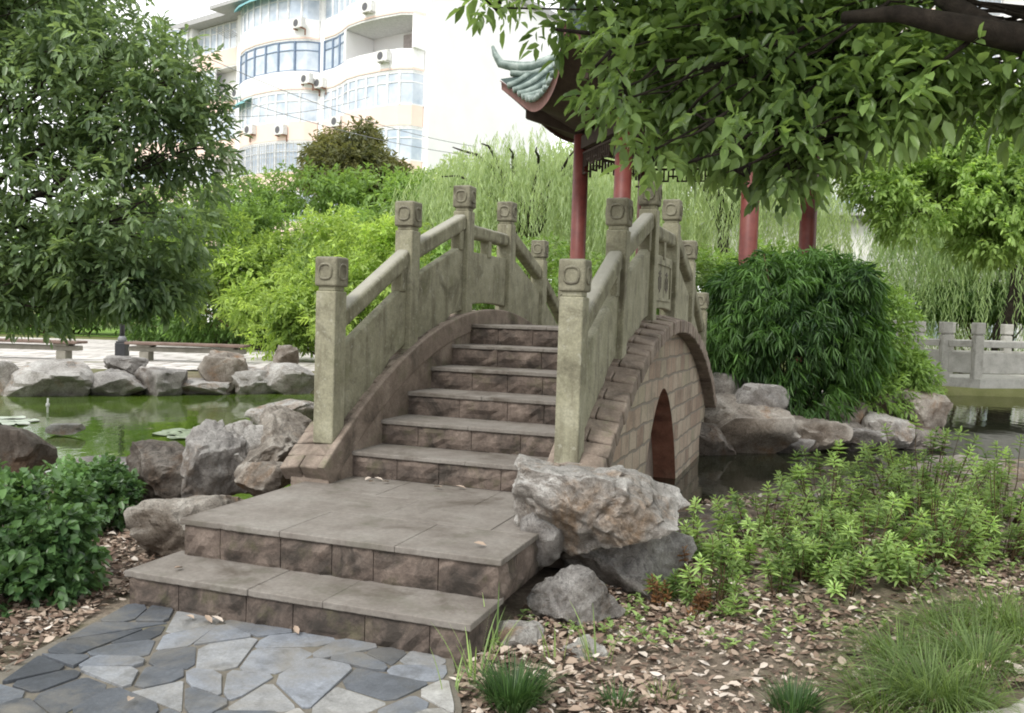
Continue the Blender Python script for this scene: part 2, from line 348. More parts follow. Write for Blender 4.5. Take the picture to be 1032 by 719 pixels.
# ------------------------------------------------------------------ foliage
def unit(a): return a / np.maximum(np.linalg.norm(a, axis=-1, keepdims=True), 1e-9)
def rand_dir(n): return unit(RNG.normal(size=(n, 3)))
def leaf_mesh(name, P, D, U, L, W, tint, fold=0.25, droop=0.15):
    n = len(P); D = unit(D); S = unit(np.cross(D, U)); N = unit(np.cross(S, D))
    L = np.broadcast_to(np.asarray(L, float), (n,))[:, None]; W = np.broadcast_to(np.asarray(W, float), (n,))[:, None]
    fold = np.broadcast_to(np.asarray(fold, float), (n,))[:, None]; droop = np.broadcast_to(np.asarray(droop, float), (n,))[:, None]
    up = N * W * fold
    dr = -np.array([0, 0, 1.0]) * L * droop
    v = np.stack([P, P + D * L * .30 + S * W * .42 + up * .8, P + D * L * .66 + S * W * .38 + up * .7 + dr * .4, P + D * L + dr,
                  P + D * L * .66 - S * W * .38 + up * .7 + dr * .4, P + D * L * .30 - S * W * .42 + up * .8], 1).reshape(-1, 3)
    b = (np.arange(n) * 6)[:, None]
    f = np.concatenate([b + np.array([[0, 1, 2, 3]]), b + np.array([[0, 3, 4, 5]])], 1).reshape(-1, 4)
    return np_mesh(name, v, f, np.repeat(np.clip(tint, 0, 1), 6))

def wav(P, k, seed):
    r = np.random.default_rng(seed); out = np.zeros(len(P))
    for i in range(5):
        out += np.sin(P @ (r.normal(size=3) * k * (1 + .5 * i)) + r.uniform(0, 6.28)) / (1 + .4 * i)
    return out / 2.2

def sprigs(lobes, n, k, leaf, droop=0.3, inner=0.5, gap=0.25, gapk=2.5, seed=1, spread=1.0, slen=None, tint=(0.45, 0.2), out=1.0):
    """leaf arrays for n sprigs of k leaves spread through ellipsoid lobes (cx,cy,cz,rx,ry,rz)"""
    lob = np.array(lobes, float); w = (lob[:, 3] * lob[:, 4] * lob[:, 5]) ** (2 / 3); w /= w.sum()
    n0 = int(n * (1 + gap * 1.3)); id = RNG.choice(len(lob), n0, p=w)
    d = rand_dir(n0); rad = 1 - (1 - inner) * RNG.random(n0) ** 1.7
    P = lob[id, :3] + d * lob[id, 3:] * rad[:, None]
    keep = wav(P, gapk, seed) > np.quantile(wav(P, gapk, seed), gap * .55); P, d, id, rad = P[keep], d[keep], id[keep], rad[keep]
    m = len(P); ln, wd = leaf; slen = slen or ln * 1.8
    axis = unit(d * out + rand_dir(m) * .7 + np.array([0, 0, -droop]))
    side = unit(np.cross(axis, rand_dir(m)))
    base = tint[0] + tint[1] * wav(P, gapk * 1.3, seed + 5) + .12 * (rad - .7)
    Ps, Ds, Us, Ls, Ts = [], [], [], [], []
    for j in range(k):
        f = (j + .5) / k
        p = P + axis * slen * f + np.array([0, 0, -1.0]) * slen * droop * .5 * f * f
        sg = 1 if j % 2 else -1
        dd = axis * (.35 + .6 * f) + side * sg * spread * (1.05 - .7 * f) + rand_dir(m) * .35 + np.array([0, 0, -droop * .8])
        Ps.append(p); Ds.append(dd); Us.append(unit(np.array([0, 0, 1.0]) + rand_dir(m) * .75 + d * .3)); Ls.append(ln * RNG.uniform(.5, 1.2, m)); Ts.append(base + RNG.normal(0, .13, m))
    P = np.concatenate(Ps); L = np.concatenate(Ls)
    return P, np.concatenate(Ds), np.concatenate(Us), L, L * wd / ln, np.concatenate(Ts)

def limb_path(a, b, wob, n=7, sag=0.0):
    a, b = Vector(a), Vector(b); pts = []
    ph = [random.uniform(0, 6.28) for _ in range(3)]
    for i in range(n):
        t = i / (n - 1); p = a.lerp(b, t); e = math.sin(math.pi * t)
        p += Vector((math.sin(ph[0] + t * 5), math.sin(ph[1] + t * 4), math.sin(ph[2] + t * 6))) * wob * e + Vector((0, 0, sag * e))
        pts.append(p)
    return pts

def tree(name, label, base, fork, lobes, r0, n, k, leaf, lm, group=None, trunkmat='bark', twigs=5, limb=.55, **kw):
    root = empty(name, label, 'tree', base, 0, group); B = Vector(base)
    mb = MB(); fork = Vector(fork)
    mb.tube([p - B for p in limb_path(B + Vector((0, 0, -.15)), fork, r0 * .6, 8)], [r0 * (1.25 - .5 * i / 7) for i in range(8)], 10)
    for lb in lobes:
        c = Vector(lb[:3]); pts = limb_path(fork + Vector((random.uniform(-1, 1), random.uniform(-1, 1), random.uniform(-1.5, .3))) * r0 * .8, c, (c - fork).length * .07, 8, (c - fork).length * .05)
        mb.tube([p - B for p in pts], [max(.006, r0 * limb * min(1, .35 + lb[3]) * (1 - .85 * i / 7)) for i in range(8)], 7)
        for q in range(twigs):
            s = pts[random.randint(4, 7)]; d = Vector([random.uniform(-.9, .9) * lb[3 + i] for i in range(3)])
            mb.tube([p - B for p in limb_path(s, c + d, .05, 4)], [.012, .009, .006, .003] if r0 < .2 else [r0 * .12, r0 * .09, r0 * .06, .004], 5)
    mb.build('trunk', M[trunkmat], root, sm=True)
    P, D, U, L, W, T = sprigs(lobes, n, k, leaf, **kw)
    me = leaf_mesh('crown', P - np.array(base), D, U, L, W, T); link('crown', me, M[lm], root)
    return root

def lobes_px(rows):
    """(px, py, distance, half-width px, half-height px[, half-depth m]) surveyed on the photograph -> metres"""
    out = []
    for r in rows:
        c = at(r[0], r[1], r[2]); k = r[2] / F
        out.append((c.x, c.y, c.z, r[3] * k, r[5] if len(r) > 5 else r[3] * k, r[4] * k))
    return out

def shrub(name, label, rows, n, k, leaf, lm, ground, cat='shrub', group=None, stems=7, r=.02, **kw):
    lob = lobes_px(rows); c = np.mean([l[:3] for l in lob], 0); base = Vector((c[0], c[1], ground))
    root = empty(name, label, cat, base, 0, group); mb = MB()
    for i in range(stems):
        l = lob[i % len(lob)]; tip = Vector([l[j] + random.uniform(-.6, .6) * l[3 + j] for j in range(3)])
        pts = limb_path(base + Vector((random.uniform(-.4, .4) * l[3], random.uniform(-.4, .4) * l[4], -.05)), tip, .06, 6)
        mb.tube([p - base for p in pts], [r * (1.1 - .15 * q) for q in range(6)], 6)
    mb.build('stem', M['stem'], root, sm=True)
    P, D, U, L, W, T = sprigs(lob, n, k, leaf, **kw)
    link('foliage', leaf_mesh('foliage', P - np.array(base), D, U, L, W, T), M[lm], root)
    return root

def willow(label, base, top, spread, n, length, lm='leaf_willow', leaf=(.17, .028), group='weeping willows behind the pond', per=34):
    root = empty('willow_tree', label, 'tree', base, 0, group); mb = MB(); B = np.array(base, float)
    H = top - base[2]
    mb.tube(limb_path((0, 0, -.2), (.2, .1, H * .55), .2, 7), [.28, .26, .24, .22, .2, .18, .15], 9)
    starts = []
    for i in range(16):
        a = i * 2.4; e = Vector((math.cos(a) * spread[0] * random.uniform(.4, .95), math.sin(a) * spread[1] * random.uniform(.4, .95), H * random.uniform(.78, 1.0)))
        pts = limb_path((.2, .1, H * .5), e, .2, 7, H * .12); mb.tube(pts, [.12, .1, .08, .06, .05, .035, .02], 6)
        starts += [(p, q) for p, q in zip(pts[2:], pts[3:])]
    mb.build('trunk', M['bark'], root, sm=True)
    Ps, Ds, Ts, Ls = [], [], [], []
    for i in range(n):
        a = RNG.uniform(0, 6.28); rr = math.sqrt(RNG.random()) ; hx, hy = math.cos(a) * spread[0] * rr, math.sin(a) * spread[1] * rr
        z0 = H * (1.0 - .34 * rr * rr + RNG.normal(0, .05)); ln = length * RNG.uniform(.35, 1.0) * (.45 + .55 * rr); ln = min(ln, z0 - .5)
        t = np.linspace(0, 1, per); out = RNG.uniform(.1, .7)
        p = np.stack([hx + math.cos(a) * out * np.sqrt(t) + .08 * np.sin(t * 5 + i), hy + math.sin(a) * out * np.sqrt(t) + .08 * np.cos(t * 4 + i), z0 - ln * t], 1)
        Ps.append(p); d = rand_dir(per) * .55 + np.array([0, 0, -1.0]); Ds.append(d); Ts.append(np.full(per, .45 + RNG.normal(0, .16)) + RNG.normal(0, .1, per)); Ls.append(leaf[0] * RNG.uniform(.6, 1.2, per))
    P = np.concatenate(Ps); L = np.concatenate(Ls)
    link('crown', leaf_mesh('crown', P, np.concatenate(Ds), rand_dir(len(P)), L, L * leaf[1] / leaf[0], np.concatenate(Ts)), M[lm], root)
    return root

def blades(name, n, length, spread, width, seg=5, arch=1.0, rad=.08, lean=(0, 0)):
    a = RNG.uniform(0, 6.28, n); r0 = rad * np.sqrt(RNG.random(n)); ln = length * RNG.uniform(.5, 1.1, n); out = spread * RNG.uniform(.25, 1.0, n)
    P0 = np.stack([np.cos(a) * r0, np.sin(a) * r0, np.zeros(n)], 1); d = np.stack([np.cos(a) + lean[0], np.sin(a) + lean[1], np.zeros(n)], 1)
    s = np.stack([-np.sin(a), np.cos(a), RNG.normal(0, .25, n)], 1); V = []
    for j in range(seg + 1):
        t = j / seg
        c = P0 + d * (out * ln * t ** 1.25)[:, None] + np.array([0, 0, 1.0]) * (ln * (t * (1.0) - arch * .72 * t * t * np.minimum(out, 1.1)))[:, None]
        w = width * (1 - t ** 2.2) + .0006
        V += [c - s * w / 2, c + s * w / 2]
    V = np.stack(V, 1); k = 2 * (seg + 1); b = (np.arange(n) * k)[:, None]
    f = np.concatenate([b + np.array([[2 * j, 2 * j + 1, 2 * j + 3, 2 * j + 2]]) for j in range(seg)], 1).reshape(-1, 4)
    return np_mesh(name, V.reshape(-1, 3), f, np.repeat(np.clip(RNG.normal(.45, .2, n), 0, 1), k))

# ------------------------------------------------------------------ ground and water
POND = [(-16, 8.3), (-4.7, 8.1), (-3.3, 7.3), (-2.0, 6.8), (-.9, 6.9), (.95, 6.5), (1.55, 7.1), (2.2, 7.75), (3.5, 8.9), (5.0, 10.1), (7.0, 10.8), (9.2, 11.6), (9.9, 14.2), (10.1, 16.2), (11.6, 16.4), (12.6, 13), (24, 12), (24, 21.3), (10.5, 21.0), (8.6, 20), (6.6, 17.5),
        (6.3, 14), (5.6, 11.9), (4.3, 11.2), (2.7, 10.9), (2.0, 10.1), (.2, 10.5), (-.7, 11.6), (-1.1, 14), (-2.0, 16.2), (-3.9, 16.5), (-6.2, 15.6), (-8.2, 14.4), (-16, 12.5)]
def pond_depth(X, Y):
    """signed distance to the pond edge, positive in the water"""
    d = np.full(X.shape, 1e9); ins = np.zeros(X.shape, bool); n = len(POND)
    for i in range(n):
        (x0, y0), (x1, y1) = POND[i], POND[(i + 1) % n]; ex, ey = x1 - x0, y1 - y0
        t = np.clip(((X - x0) * ex + (Y - y0) * ey) / (ex * ex + ey * ey), 0, 1)
        d = np.minimum(d, np.hypot(X - x0 - t * ex, Y - y0 - t * ey))
        c = ((y0 > Y) != (y1 > Y)) & (X < (x1 - x0) * (Y - y0) / (y1 - y0 + 1e-12) + x0); ins ^= c
    return np.where(ins, d, -d)
def sstep(a, b, x): t = np.clip((x - a) / (b - a), 0, 1); return t * t * (3 - 2 * t)
def land(X, Y):
    h = .25 * sstep(10.5, 15, Y)
    h = h + .10 * np.exp(-(((X - 2.6) / 1.5) ** 2 + ((Y - 6.2) / 1.4) ** 2))
    p2 = np.stack([X.ravel(), Y.ravel(), np.zeros(X.size)], 1)
    b = .022 * wav(p2, 1.7, 3).reshape(X.shape) + .012 * wav(p2, 5.5, 4).reshape(X.shape)
    on = sstep(-2.3, -1.9, X) * (1 - sstep(-.3, .1, X)) * (1 - sstep(4.6, 5.4, Y))
    b = b * (1 - .8 * on) - .012 * on
    return h + b * (1 - .7 * sstep(16, 20, Y))
def height(X, Y):
    X = np.asarray(X, float); Y = np.asarray(Y, float); l = land(X, Y); d = pond_depth(X, Y)
    return l - sstep(-.1, .7, d) * (l + .75)
def hz(x, y): return float(height(np.array([x]), np.array([y]))[0])

def axis(lo, hi, step, far, grow=1.35):
    a = list(np.arange(lo, hi + step / 2, step)); s = step
    while a[-1] < far: s *= grow; a.append(a[-1] + s)
    s = step
    while a[0] > -far: s *= grow; a.insert(0, a[0] - s)
    return np.array(a)
gx, gy = axis(-14, 14, .16, 420), axis(0, 24, .16, 420)
GX, GY = np.meshgrid(gx, gy); GZ = height(GX, GY)
nx, ny = len(gx), len(gy); idx = np.arange(nx * ny).reshape(ny, nx)
gf = np.stack([idx[:-1, :-1], idx[:-1, 1:], idx[1:, 1:], idx[1:, :-1]], -1).reshape(-1, 4)
me = np_mesh('ground', np.stack([GX, GY, GZ], -1).reshape(-1, 3), gf); smooth(me)
tag(link('ground', me, M['soil']), kind='structure')
mb = MB(); mb.grid([[(x, y, -.06) for x in np.linspace(-17, 25, 12)] for y in np.linspace(6, 31, 9)])
tag(mb.build('water', M['water']), kind='structure')
# far plaza, lawn and the pavement corner
mb = MB(); mb.grid([[(x, y, .262) for x, y in row] for row in [[(-26, 13.2), (-9.2, 15.6), (-6.3, 16.8), (-3.9, 17.6), (-1.6, 17.5)], [(-27, 28.6), (-14, 29.0), (-9, 29.2), (-5, 29.0), (-2, 26)]]])
tag(mb.build('plaza_path', M['plaza']), kind='structure')
mb = MB(); mb.grid([[(x, y, .27) for x, y in row] for row in [[(-30, 31), (-15, 31.4), (-8, 31.2)], [(-34, 46), (-16, 46), (-7, 46)]]])
tag(mb.build('lawn', M['lawn']), kind='structure')
mb = MB(); mb.prism([(1.62, 3.28), (1.95, 3.38), (2.35, 3.72), (3.2, 4.15), (6, 5.2), (6, .2), (1.5, .2), (1.45, 2.2)], -.1, .05)
tag(bevel(mb.build('pavement', M['pavement']), .015), kind='structure')

# crazy-paved path in front of the steps
def clip(poly, px, py, nx_, ny_):
    out = []
    for i in range(len(poly)):
        a, b = poly[i], poly[(i + 1) % len(poly)]; da = (a[0] - px) * nx_ + (a[1] - py) * ny_; db = (b[0] - px) * nx_ + (b[1] - py) * ny_
        if da <= 0: out.append(a)
        if (da < 0 < db) or (db < 0 < da): t = da / (da - db); out.append((a[0] + (b[0] - a[0]) * t, a[1] + (b[1] - a[1]) * t))
    return out
def paving():
    r = random.Random(22); mb = MB(); tint = []; todo = []; done = []
    def area(p): return abs(sum(p[i][0] * p[(i + 1) % len(p)][1] - p[(i + 1) % len(p)][0] * p[i][1] for i in range(len(p)))) / 2
    todo.append([(.10, -.012), (.20, -.5), (.33, -.97), (1.125, -3.21), (2.79, -2.64), (2.03, -.45), (1.84, -.1), (1.80, -.012)][::-1])
    while todo:
        p = todo.pop(); A = area(p); big = r.choice([.035, .05, .07, .095])
        if A < big: done.append(p); continue
        cx = sum(q[0] for q in p) / len(p) + r.uniform(-.06, .06) * math.sqrt(A); cy = sum(q[1] for q in p) / len(p) + r.uniform(-.15, .15) * math.sqrt(A)
        i = max(range(len(p)), key=lambda i: math.dist(p[i], p[(i + 1) % len(p)])); e = (p[(i + 1) % len(p)][0] - p[i][0], p[(i + 1) % len(p)][1] - p[i][1]); a = math.atan2(e[1], e[0]) + r.gauss(0, .38)
        n = (math.cos(a), math.sin(a)); g = r.uniform(.0025, .007)
        for sg in (1, -1):
            q = clip(p, cx - n[0] * g * sg, cy - n[1] * g * sg, n[0] * sg, n[1] * sg)
            if len(q) > 2: todo.append(q)
    for poly in done:
        p = (sum(q[0] for q in poly) / len(poly), sum(q[1] for q in poly) / len(poly)); out = []
        for i, a in enumerate(poly):   # chipped corners
            b, c = poly[i - 1], poly[(i + 1) % len(poly)]; la, lc = math.dist(a, b), math.dist(a, c)
            if la < .03: continue
            k = r.uniform(.01, .05); out += [(a[0] + (b[0] - a[0]) / la * min(k, la * .3), a[1] + (b[1] - a[1]) / la * min(k, la * .3)), (a[0] + (c[0] - a[0]) / max(lc, .01) * min(k * r.uniform(.5, 1.2), lc * .3), a[1] + (c[1] - a[1]) / max(lc, .01) * min(k, lc * .3))]
        if len(out) < 3: continue
        area2 = sum(out[i][0] * out[(i + 1) % len(out)][1] - out[(i + 1) % len(out)][0] * out[i][1] for i in range(len(out)))
        if area2 < 0: out.reverse()
        b0 = len(mb.v); top = .012 + .012 * r.random(); tx, ty = r.uniform(-.02, .02), r.uniform(-.02, .02)
        mb.prism(out, -.02, top)
        for i in range(b0 + len(out), len(mb.v)):
            x, y, z = mb.v[i]; mb.v[i] = (x, y, z + (x - p[0]) * tx + (y - p[1]) * ty)
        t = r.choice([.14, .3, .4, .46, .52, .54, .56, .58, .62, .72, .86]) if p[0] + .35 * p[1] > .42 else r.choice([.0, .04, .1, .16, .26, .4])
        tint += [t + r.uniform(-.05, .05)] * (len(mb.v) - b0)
    me = bpy.data.meshes.new('stone_path'); me.from_pydata(mb.v, [], mb.f); me.update()
    a = me.attributes.new('tint', 'FLOAT', 'POINT'); a.data.foreach_set('value', np.clip(tint, 0, 1))
    o = link('stone_path', me, M['flag']); o.location = world(0, 0); o.rotation_euler = (0, 0, -YAW); bevel(o, .005, 2); tag(o, kind='structure')
    m2 = MB(); m2.prism([(.10, -.004), (.16, -.5), (.22, -.93), (-.35, -1.25), (-.7, -1.9), (.3, -3.5), (2.79, -2.7), (2.06, -.45), (1.88, -.1), (1.83, -.004)][::-1], -.08, .009)
    o2 = m2.build('path_bed', M['mortar']); o2.location = world(0, 0); o2.rotation_euler = (0, 0, -YAW); tag(o2, kind='structure')
paving()

# ------------------------------------------------------------------ the stone arch bridge
VC, RARC, CREST = 4.491, 4.89, 1.533
def cop(v): return CREST - (RARC - math.sqrt(max(.01, RARC * RARC - (v - VC) ** 2)))
bridge = empty('stone_bridge', 'humpbacked stone arch bridge with carved balustrades and flight of steps over the pond', 'bridge', world(0, 0), -YAW)
def rough_blocks(mb, p0, p1, z0, z1, depth, out, lens, seed):
    """one course of quarry-faced blocks from p0 to p1 (u,v); out = outward unit (u,v)"""
    r = random.Random(seed); L = math.dist(p0, p1); d = ((p1[0] - p0[0]) / L, (p1[1] - p0[1]) / L); s = 0
    while s < L - .01:
        w = min(lens * r.uniform(.75, 1.3), L - s)
        if L - s - w < .1: w = L - s
        a, b = s + .002, s + w - .002; nU, nZ = 6, 4; rows = []
        for i in range(nZ + 1):
            row = []
            for j in range(nU + 1):
                e = min(min(j, nU - j), min(i, nZ - i)); q = a + (b - a) * j / nU; o = (.0, .012, .020)[min(e, 2)] + (r.uniform(-.009, .009) if e else r.uniform(-.002, .001))
                row.append((p0[0] + d[0] * q + out[0] * o, p0[1] + d[1] * q + out[1] * o, z0 + (z1 - z0) * i / nZ))
            rows.append(row)
        mb.grid(rows)
        back = [(p0[0] + d[0] * q - out[0] * depth, p0[1] + d[1] * q - out[1] * depth) for q in (a, b)]
        fr = [(p0[0] + d[0] * q, p0[1] + d[1] * q) for q in (a, b)]
        n = len(mb.v); mb.v += [(*fr[0], z0), (*fr[0], z1), (*back[0], z1), (*back[0], z0), (*fr[1], z0), (*fr[1], z1), (*back[1], z1), (*back[1], z0)]
        mb.f += [(n, n + 1, n + 2, n + 3), (n + 4, n + 7, n + 6, n + 5)]
        s += w
def slabs(mb, u0, u1, v0, v1, z0, z1, nu, nv, seed):
    r = random.Random(seed); rows = []
    us = [u0 + (u1 - u0) * (i + (r.uniform(-.18, .18) if 0 < i < nu else 0)) / nu for i in range(nu + 1)]
    for j in range(nv):
        a, b = v0 + (v1 - v0) * j / nv, v0 + (v1 - v0) * (j + 1) / nv; sh = (u1 - u0) / nu * .5 * (j % 2)
        xs = sorted(set([u0, u1] + [min(u1, u + sh) for u in us[1:-1]]))
        for i in range(len(xs) - 1):
            x0, x1 = xs[i] + .0006, xs[i + 1] - .0006; fr = [(x0, a + .0006), (x1, a + .0006)]
            if j == 0:   # worn, chipped nosing
                m = max(3, int((x1 - x0) / .035)); fr = [(x0 + (x1 - x0) * q / m, a + .0006 + abs(r.gauss(0, .0022)) + (r.uniform(.004, .012) if r.random() < .06 else 0)) for q in range(m + 1)]
            mb.prism(fr + [(x1, b - .0006), (x0, b - .0006)], z0, z1 - r.uniform(0, .003))
def wide_step(name, u0, u1, v0, v1, z0, z1, nv, seed):
    mb = MB(); rough_blocks(mb, (u0, v0), (u1, v0), z0, z1 - .034, .1, (0, -1), .30, seed); rough_blocks(mb, (u1, v0), (u1, v1), z0, z1 - .034, .1, (1, 0), .32, seed + 1); rough_blocks(mb, (u0, v1), (u0, v0), z0, z1 - .034, .1, (-1, 0), .32, seed + 2)
    mb.box((u0 + .02, v0 + .02, z0), (u1 - .02, v1 - .002, z1 - .036))
    o = mb.build(name, M['riser'], bridge)
    t = MB(); slabs(t, u0 - .018, u1 + .018, v0 - .02, v1, z1 - .034, z1, 3, nv, seed + 4)
    bevel(t.build('paving_slab', M['tread'], o), .005)
wide_step('lower_step', .076, 1.896, 0, .40, -.06, .1735, 1, 11)
wide_step('landing', .122, 1.9025, .3453, 1.86, .14, .368, 3, 31)
for side in (0, 1):
    for i in range(6):
        v0 = 1.8324 + .4135 * i; z1 = .368 + .1723 * (i + 1); z0 = z1 - .1723
        v1 = v0 + .46 if i < 5 else VC
        if side and i == 5: continue
        if i == 5: v1 = 2 * VC - v0
        mb = MB(); rough_blocks(mb, (.27, v0), (1.74, v0), z0, z1 - .03, .08, (0, -1), .34, 50 + i); mb.box((.27, v0 + .012, z0 - .02), (1.74, v1 - .012, z1 - .031))
        t = MB(); slabs(t, .275, 1.735, v0 - .02, v1, z1 - .03, z1, 2, 1 if i < 5 else 3, 70 + i)
        if i == 5: rough_blocks(mb, (.27, v1), (1.74, v1), z0, z1 - .03, .08, (0, 1), .34, 66)
        if side:
            for b in (mb, t): b.v = [(x, 2 * VC - y, z) for x, y, z in b.v]
        o = mb.build('step', M['riser'], bridge); bevel(t.build('tread', M['tread'], o), .005)
mb = MB(); mb.box((.10, 7.15, .1), (1.92, 8.6, .36)); o = mb.build('landing', M['riser'], bridge); t = MB(); slabs(t, .08, 1.94, 7.1, 8.62, .362, .395, 4, 4, 91); bevel(t.build('paving_slab', M['tread'], o), .005)
# body with the arch opening
def arch_z(v):
    d = (v - 4.36) / .93
    return None if abs(d) >= 1 else -.3 + 1.19 * (1 - abs(d) ** 1.75) ** .72
vs = sorted(set([1.62, 7.36] + list(np.linspace(1.62, 7.36, 70)) + list(4.36 + .93 * np.sin(np.linspace(-math.pi / 2, math.pi / 2, 41)))))
for uo, ui, nm in ((1.945, 1.76, 'side_wall'), (.07, .255, 'side_wall')):
    mb = MB()
    for a, b in zip(vs[:-1], vs[1:]):
        za, zb = cop(a) - .06, cop(b) - .06; m = (a + b) / 2
        ba = arch_z(a); bb = arch_z(b)
        if arch_z(m) is None: ba = bb = -.6
        else: ba = -.3 if ba is None else ba; bb = -.3 if bb is None else bb
        for u in (uo, ui): n = len(mb.v); mb.v += [(u, a, ba), (u, b, bb), (u, b, zb), (u, a, za)]; mb.f.append((n, n + 1, n + 2, n + 3))
        n = len(mb.v); mb.v += [(uo, a, za), (uo, b, zb), (ui, b, zb), (ui, a, za)]; mb.f.append((n, n + 1, n + 2, n + 3))
    for v in (1.62, 7.36): n = len(mb.v); mb.v += [(uo, v, -.6), (ui, v, -.6), (ui, v, cop(v) - .06), (uo, v, cop(v) - .06)]; mb.f.append((n, n + 1, n + 2, n + 3))
    mb.build(nm, M['wall'], bridge)
mb = MB(); prof = [(v, (arch_z(v) if arch_z(v) is not None else -.3)) for v in 4.36 + .93 * np.sin(np.linspace(-math.pi / 2, math.pi / 2, 41))]
prof = [(prof[0][0], -.65)] + prof + [(prof[-1][0], -.65)]
mb.grid([[(u, v, z) for v, z in prof] for u in np.linspace(.072, 1.943, 6)])
o = mb.build('vault', M['vault'], bridge, sm=True)
# projecting wedge stones of the arch
mb = MB()
# coping stones along both arcs
for uo, ui, so in ((2.07, 1.722, 1), (-.06, .29, -1)):
    mb = MB(); r = random.Random(5); th0 = math.asin(3.04 / RARC); n = 56
    for i in range(n):
        a0 = -th0 + 2 * th0 * i / n; a1 = -th0 + 2 * th0 * (i + 1) / n; g = .0004
        halves = [(uo, ui - so * -.045)] if i % 2 else [(uo, (uo + ui) / 2 + so * .02), ((uo + ui) / 2 + so * .014, ui + so * .045)]
        for ua, ub in halves:
            top = r.uniform(-.003, .003); oo = so * r.uniform(-.004, .006) if ua == uo else 0; P = []
            for z_ in (-.15, top):
                for (u, a) in ((ua + oo, a0 + g), (ub, a0 + g), (ub, a1 - g), (ua + oo, a1 - g)):
                    R = RARC + z_ - (.035 if z_ == top and u == ua + oo and ua == uo else 0); P.append((u, VC + R * math.sin(a), CREST - RARC + R * math.cos(a)))
            mb.quad8(P)
    o = mb.build('coping', M['coping'], bridge); bevel(o, .013, 3)
    e = MB(); A = np.linspace(-th0, th0, 60); sec = [(ui + so * .05, -.17), (ui + so * .05, .010), (ui, .010), (ui, -.17)]
    e.grid([[(u, VC + (RARC + z_) * math.sin(a), CREST - RARC + (RARC + z_) * math.cos(a)) for u, z_ in sec + sec[:1]] for a in A])
    for a in (A[0], A[-1]):
        n0 = len(e.v); e.v += [(u, VC + (RARC + z_) * math.sin(a), CREST - RARC + (RARC + z_) * math.cos(a)) for u, z_ in sec]; e.f.append((n0, n0 + 1, n0 + 2, n0 + 3))
    bevel(e.build('edge_band', M['coping'], o), .012, 2)
    # wall below the band, beside the steps
    w = MB(); rows = []
    for v in np.linspace(1.52, 7.46, 40): rows.append([(ui + so * .006, v, -.1), (ui + so * .006, v, cop(v) - .12)])
    w.grid(rows); rows2 = [[(ui + so * .05, v, -.1), (ui + so * .05, v, cop(v) - .12)] for v in (1.52, 7.46)]
    for v in (1.52, 7.46): n0 = len(w.v); w.v += [(ui + so * .006, v, -.1), (uo - so * .06, v, -.1), (uo - so * .06, v, cop(v) - .11), (ui + so * .006, v, cop(v) - .1)]; w.f.append((n0, n0 + 1, n0 + 2, n0 + 3))
    w.build('curb_wall', M['coping'], bridge)
PV = [1.696 + 1.118 * i for i in range(6)]; PZ = [1.842, 2.350, 2.632, 2.632, 2.345, 1.830]
def post(u, v, zb, zt):
    w = .075; mb = MB(); mb.box((-w, -w, zb - .05), (w, w, zt - .225)); mb.box((-w + .012, -w + .012, zt - .226), (w - .012, w - .012, zt - .19))
    o = bevel(mb.build('post', M['post'], bridge, (u, v, 0)), .010, 3)
    c = MB(); w = .083; c.box((-w, -w, zt - .195), (w, w, zt)); cap = bevel(c.build('cap', M['cap'], o), .016, 3)
    ring = MB()
    for k in range(4):
        ca, sa = math.cos(k * math.pi / 2), math.sin(k * math.pi / 2); pts = []; zc = zt - .098
        nu = 20
        for i in range(nu + 1):
            th = 2 * math.pi * i / nu; sq = 1 / max(abs(math.cos(th)), abs(math.sin(th))) ** .45
            x, z = .047 * math.cos(th) * sq, .049 * math.sin(th) * sq; y = -w - .001
            pts.append((x * ca - y * sa, x * sa + y * ca, zc + z))
        ring.tube(pts, .0085, 6, cap=False)
    ring.build('carving', M['cap'], cap, sm=True)
def bar(mb, u, v0, v1, z0a, z0b, z1a, z1b, w):
    mb.quad8([(u - w, v0, z0a), (u + w, v0, z0a), (u + w, v1, z0b), (u - w, v1, z0b), (u - w, v0, z1a), (u + w, v0, z1a), (u + w, v1, z1b), (u - w, v1, z1b)])
RT = [1.455, 2.004, 2.40]
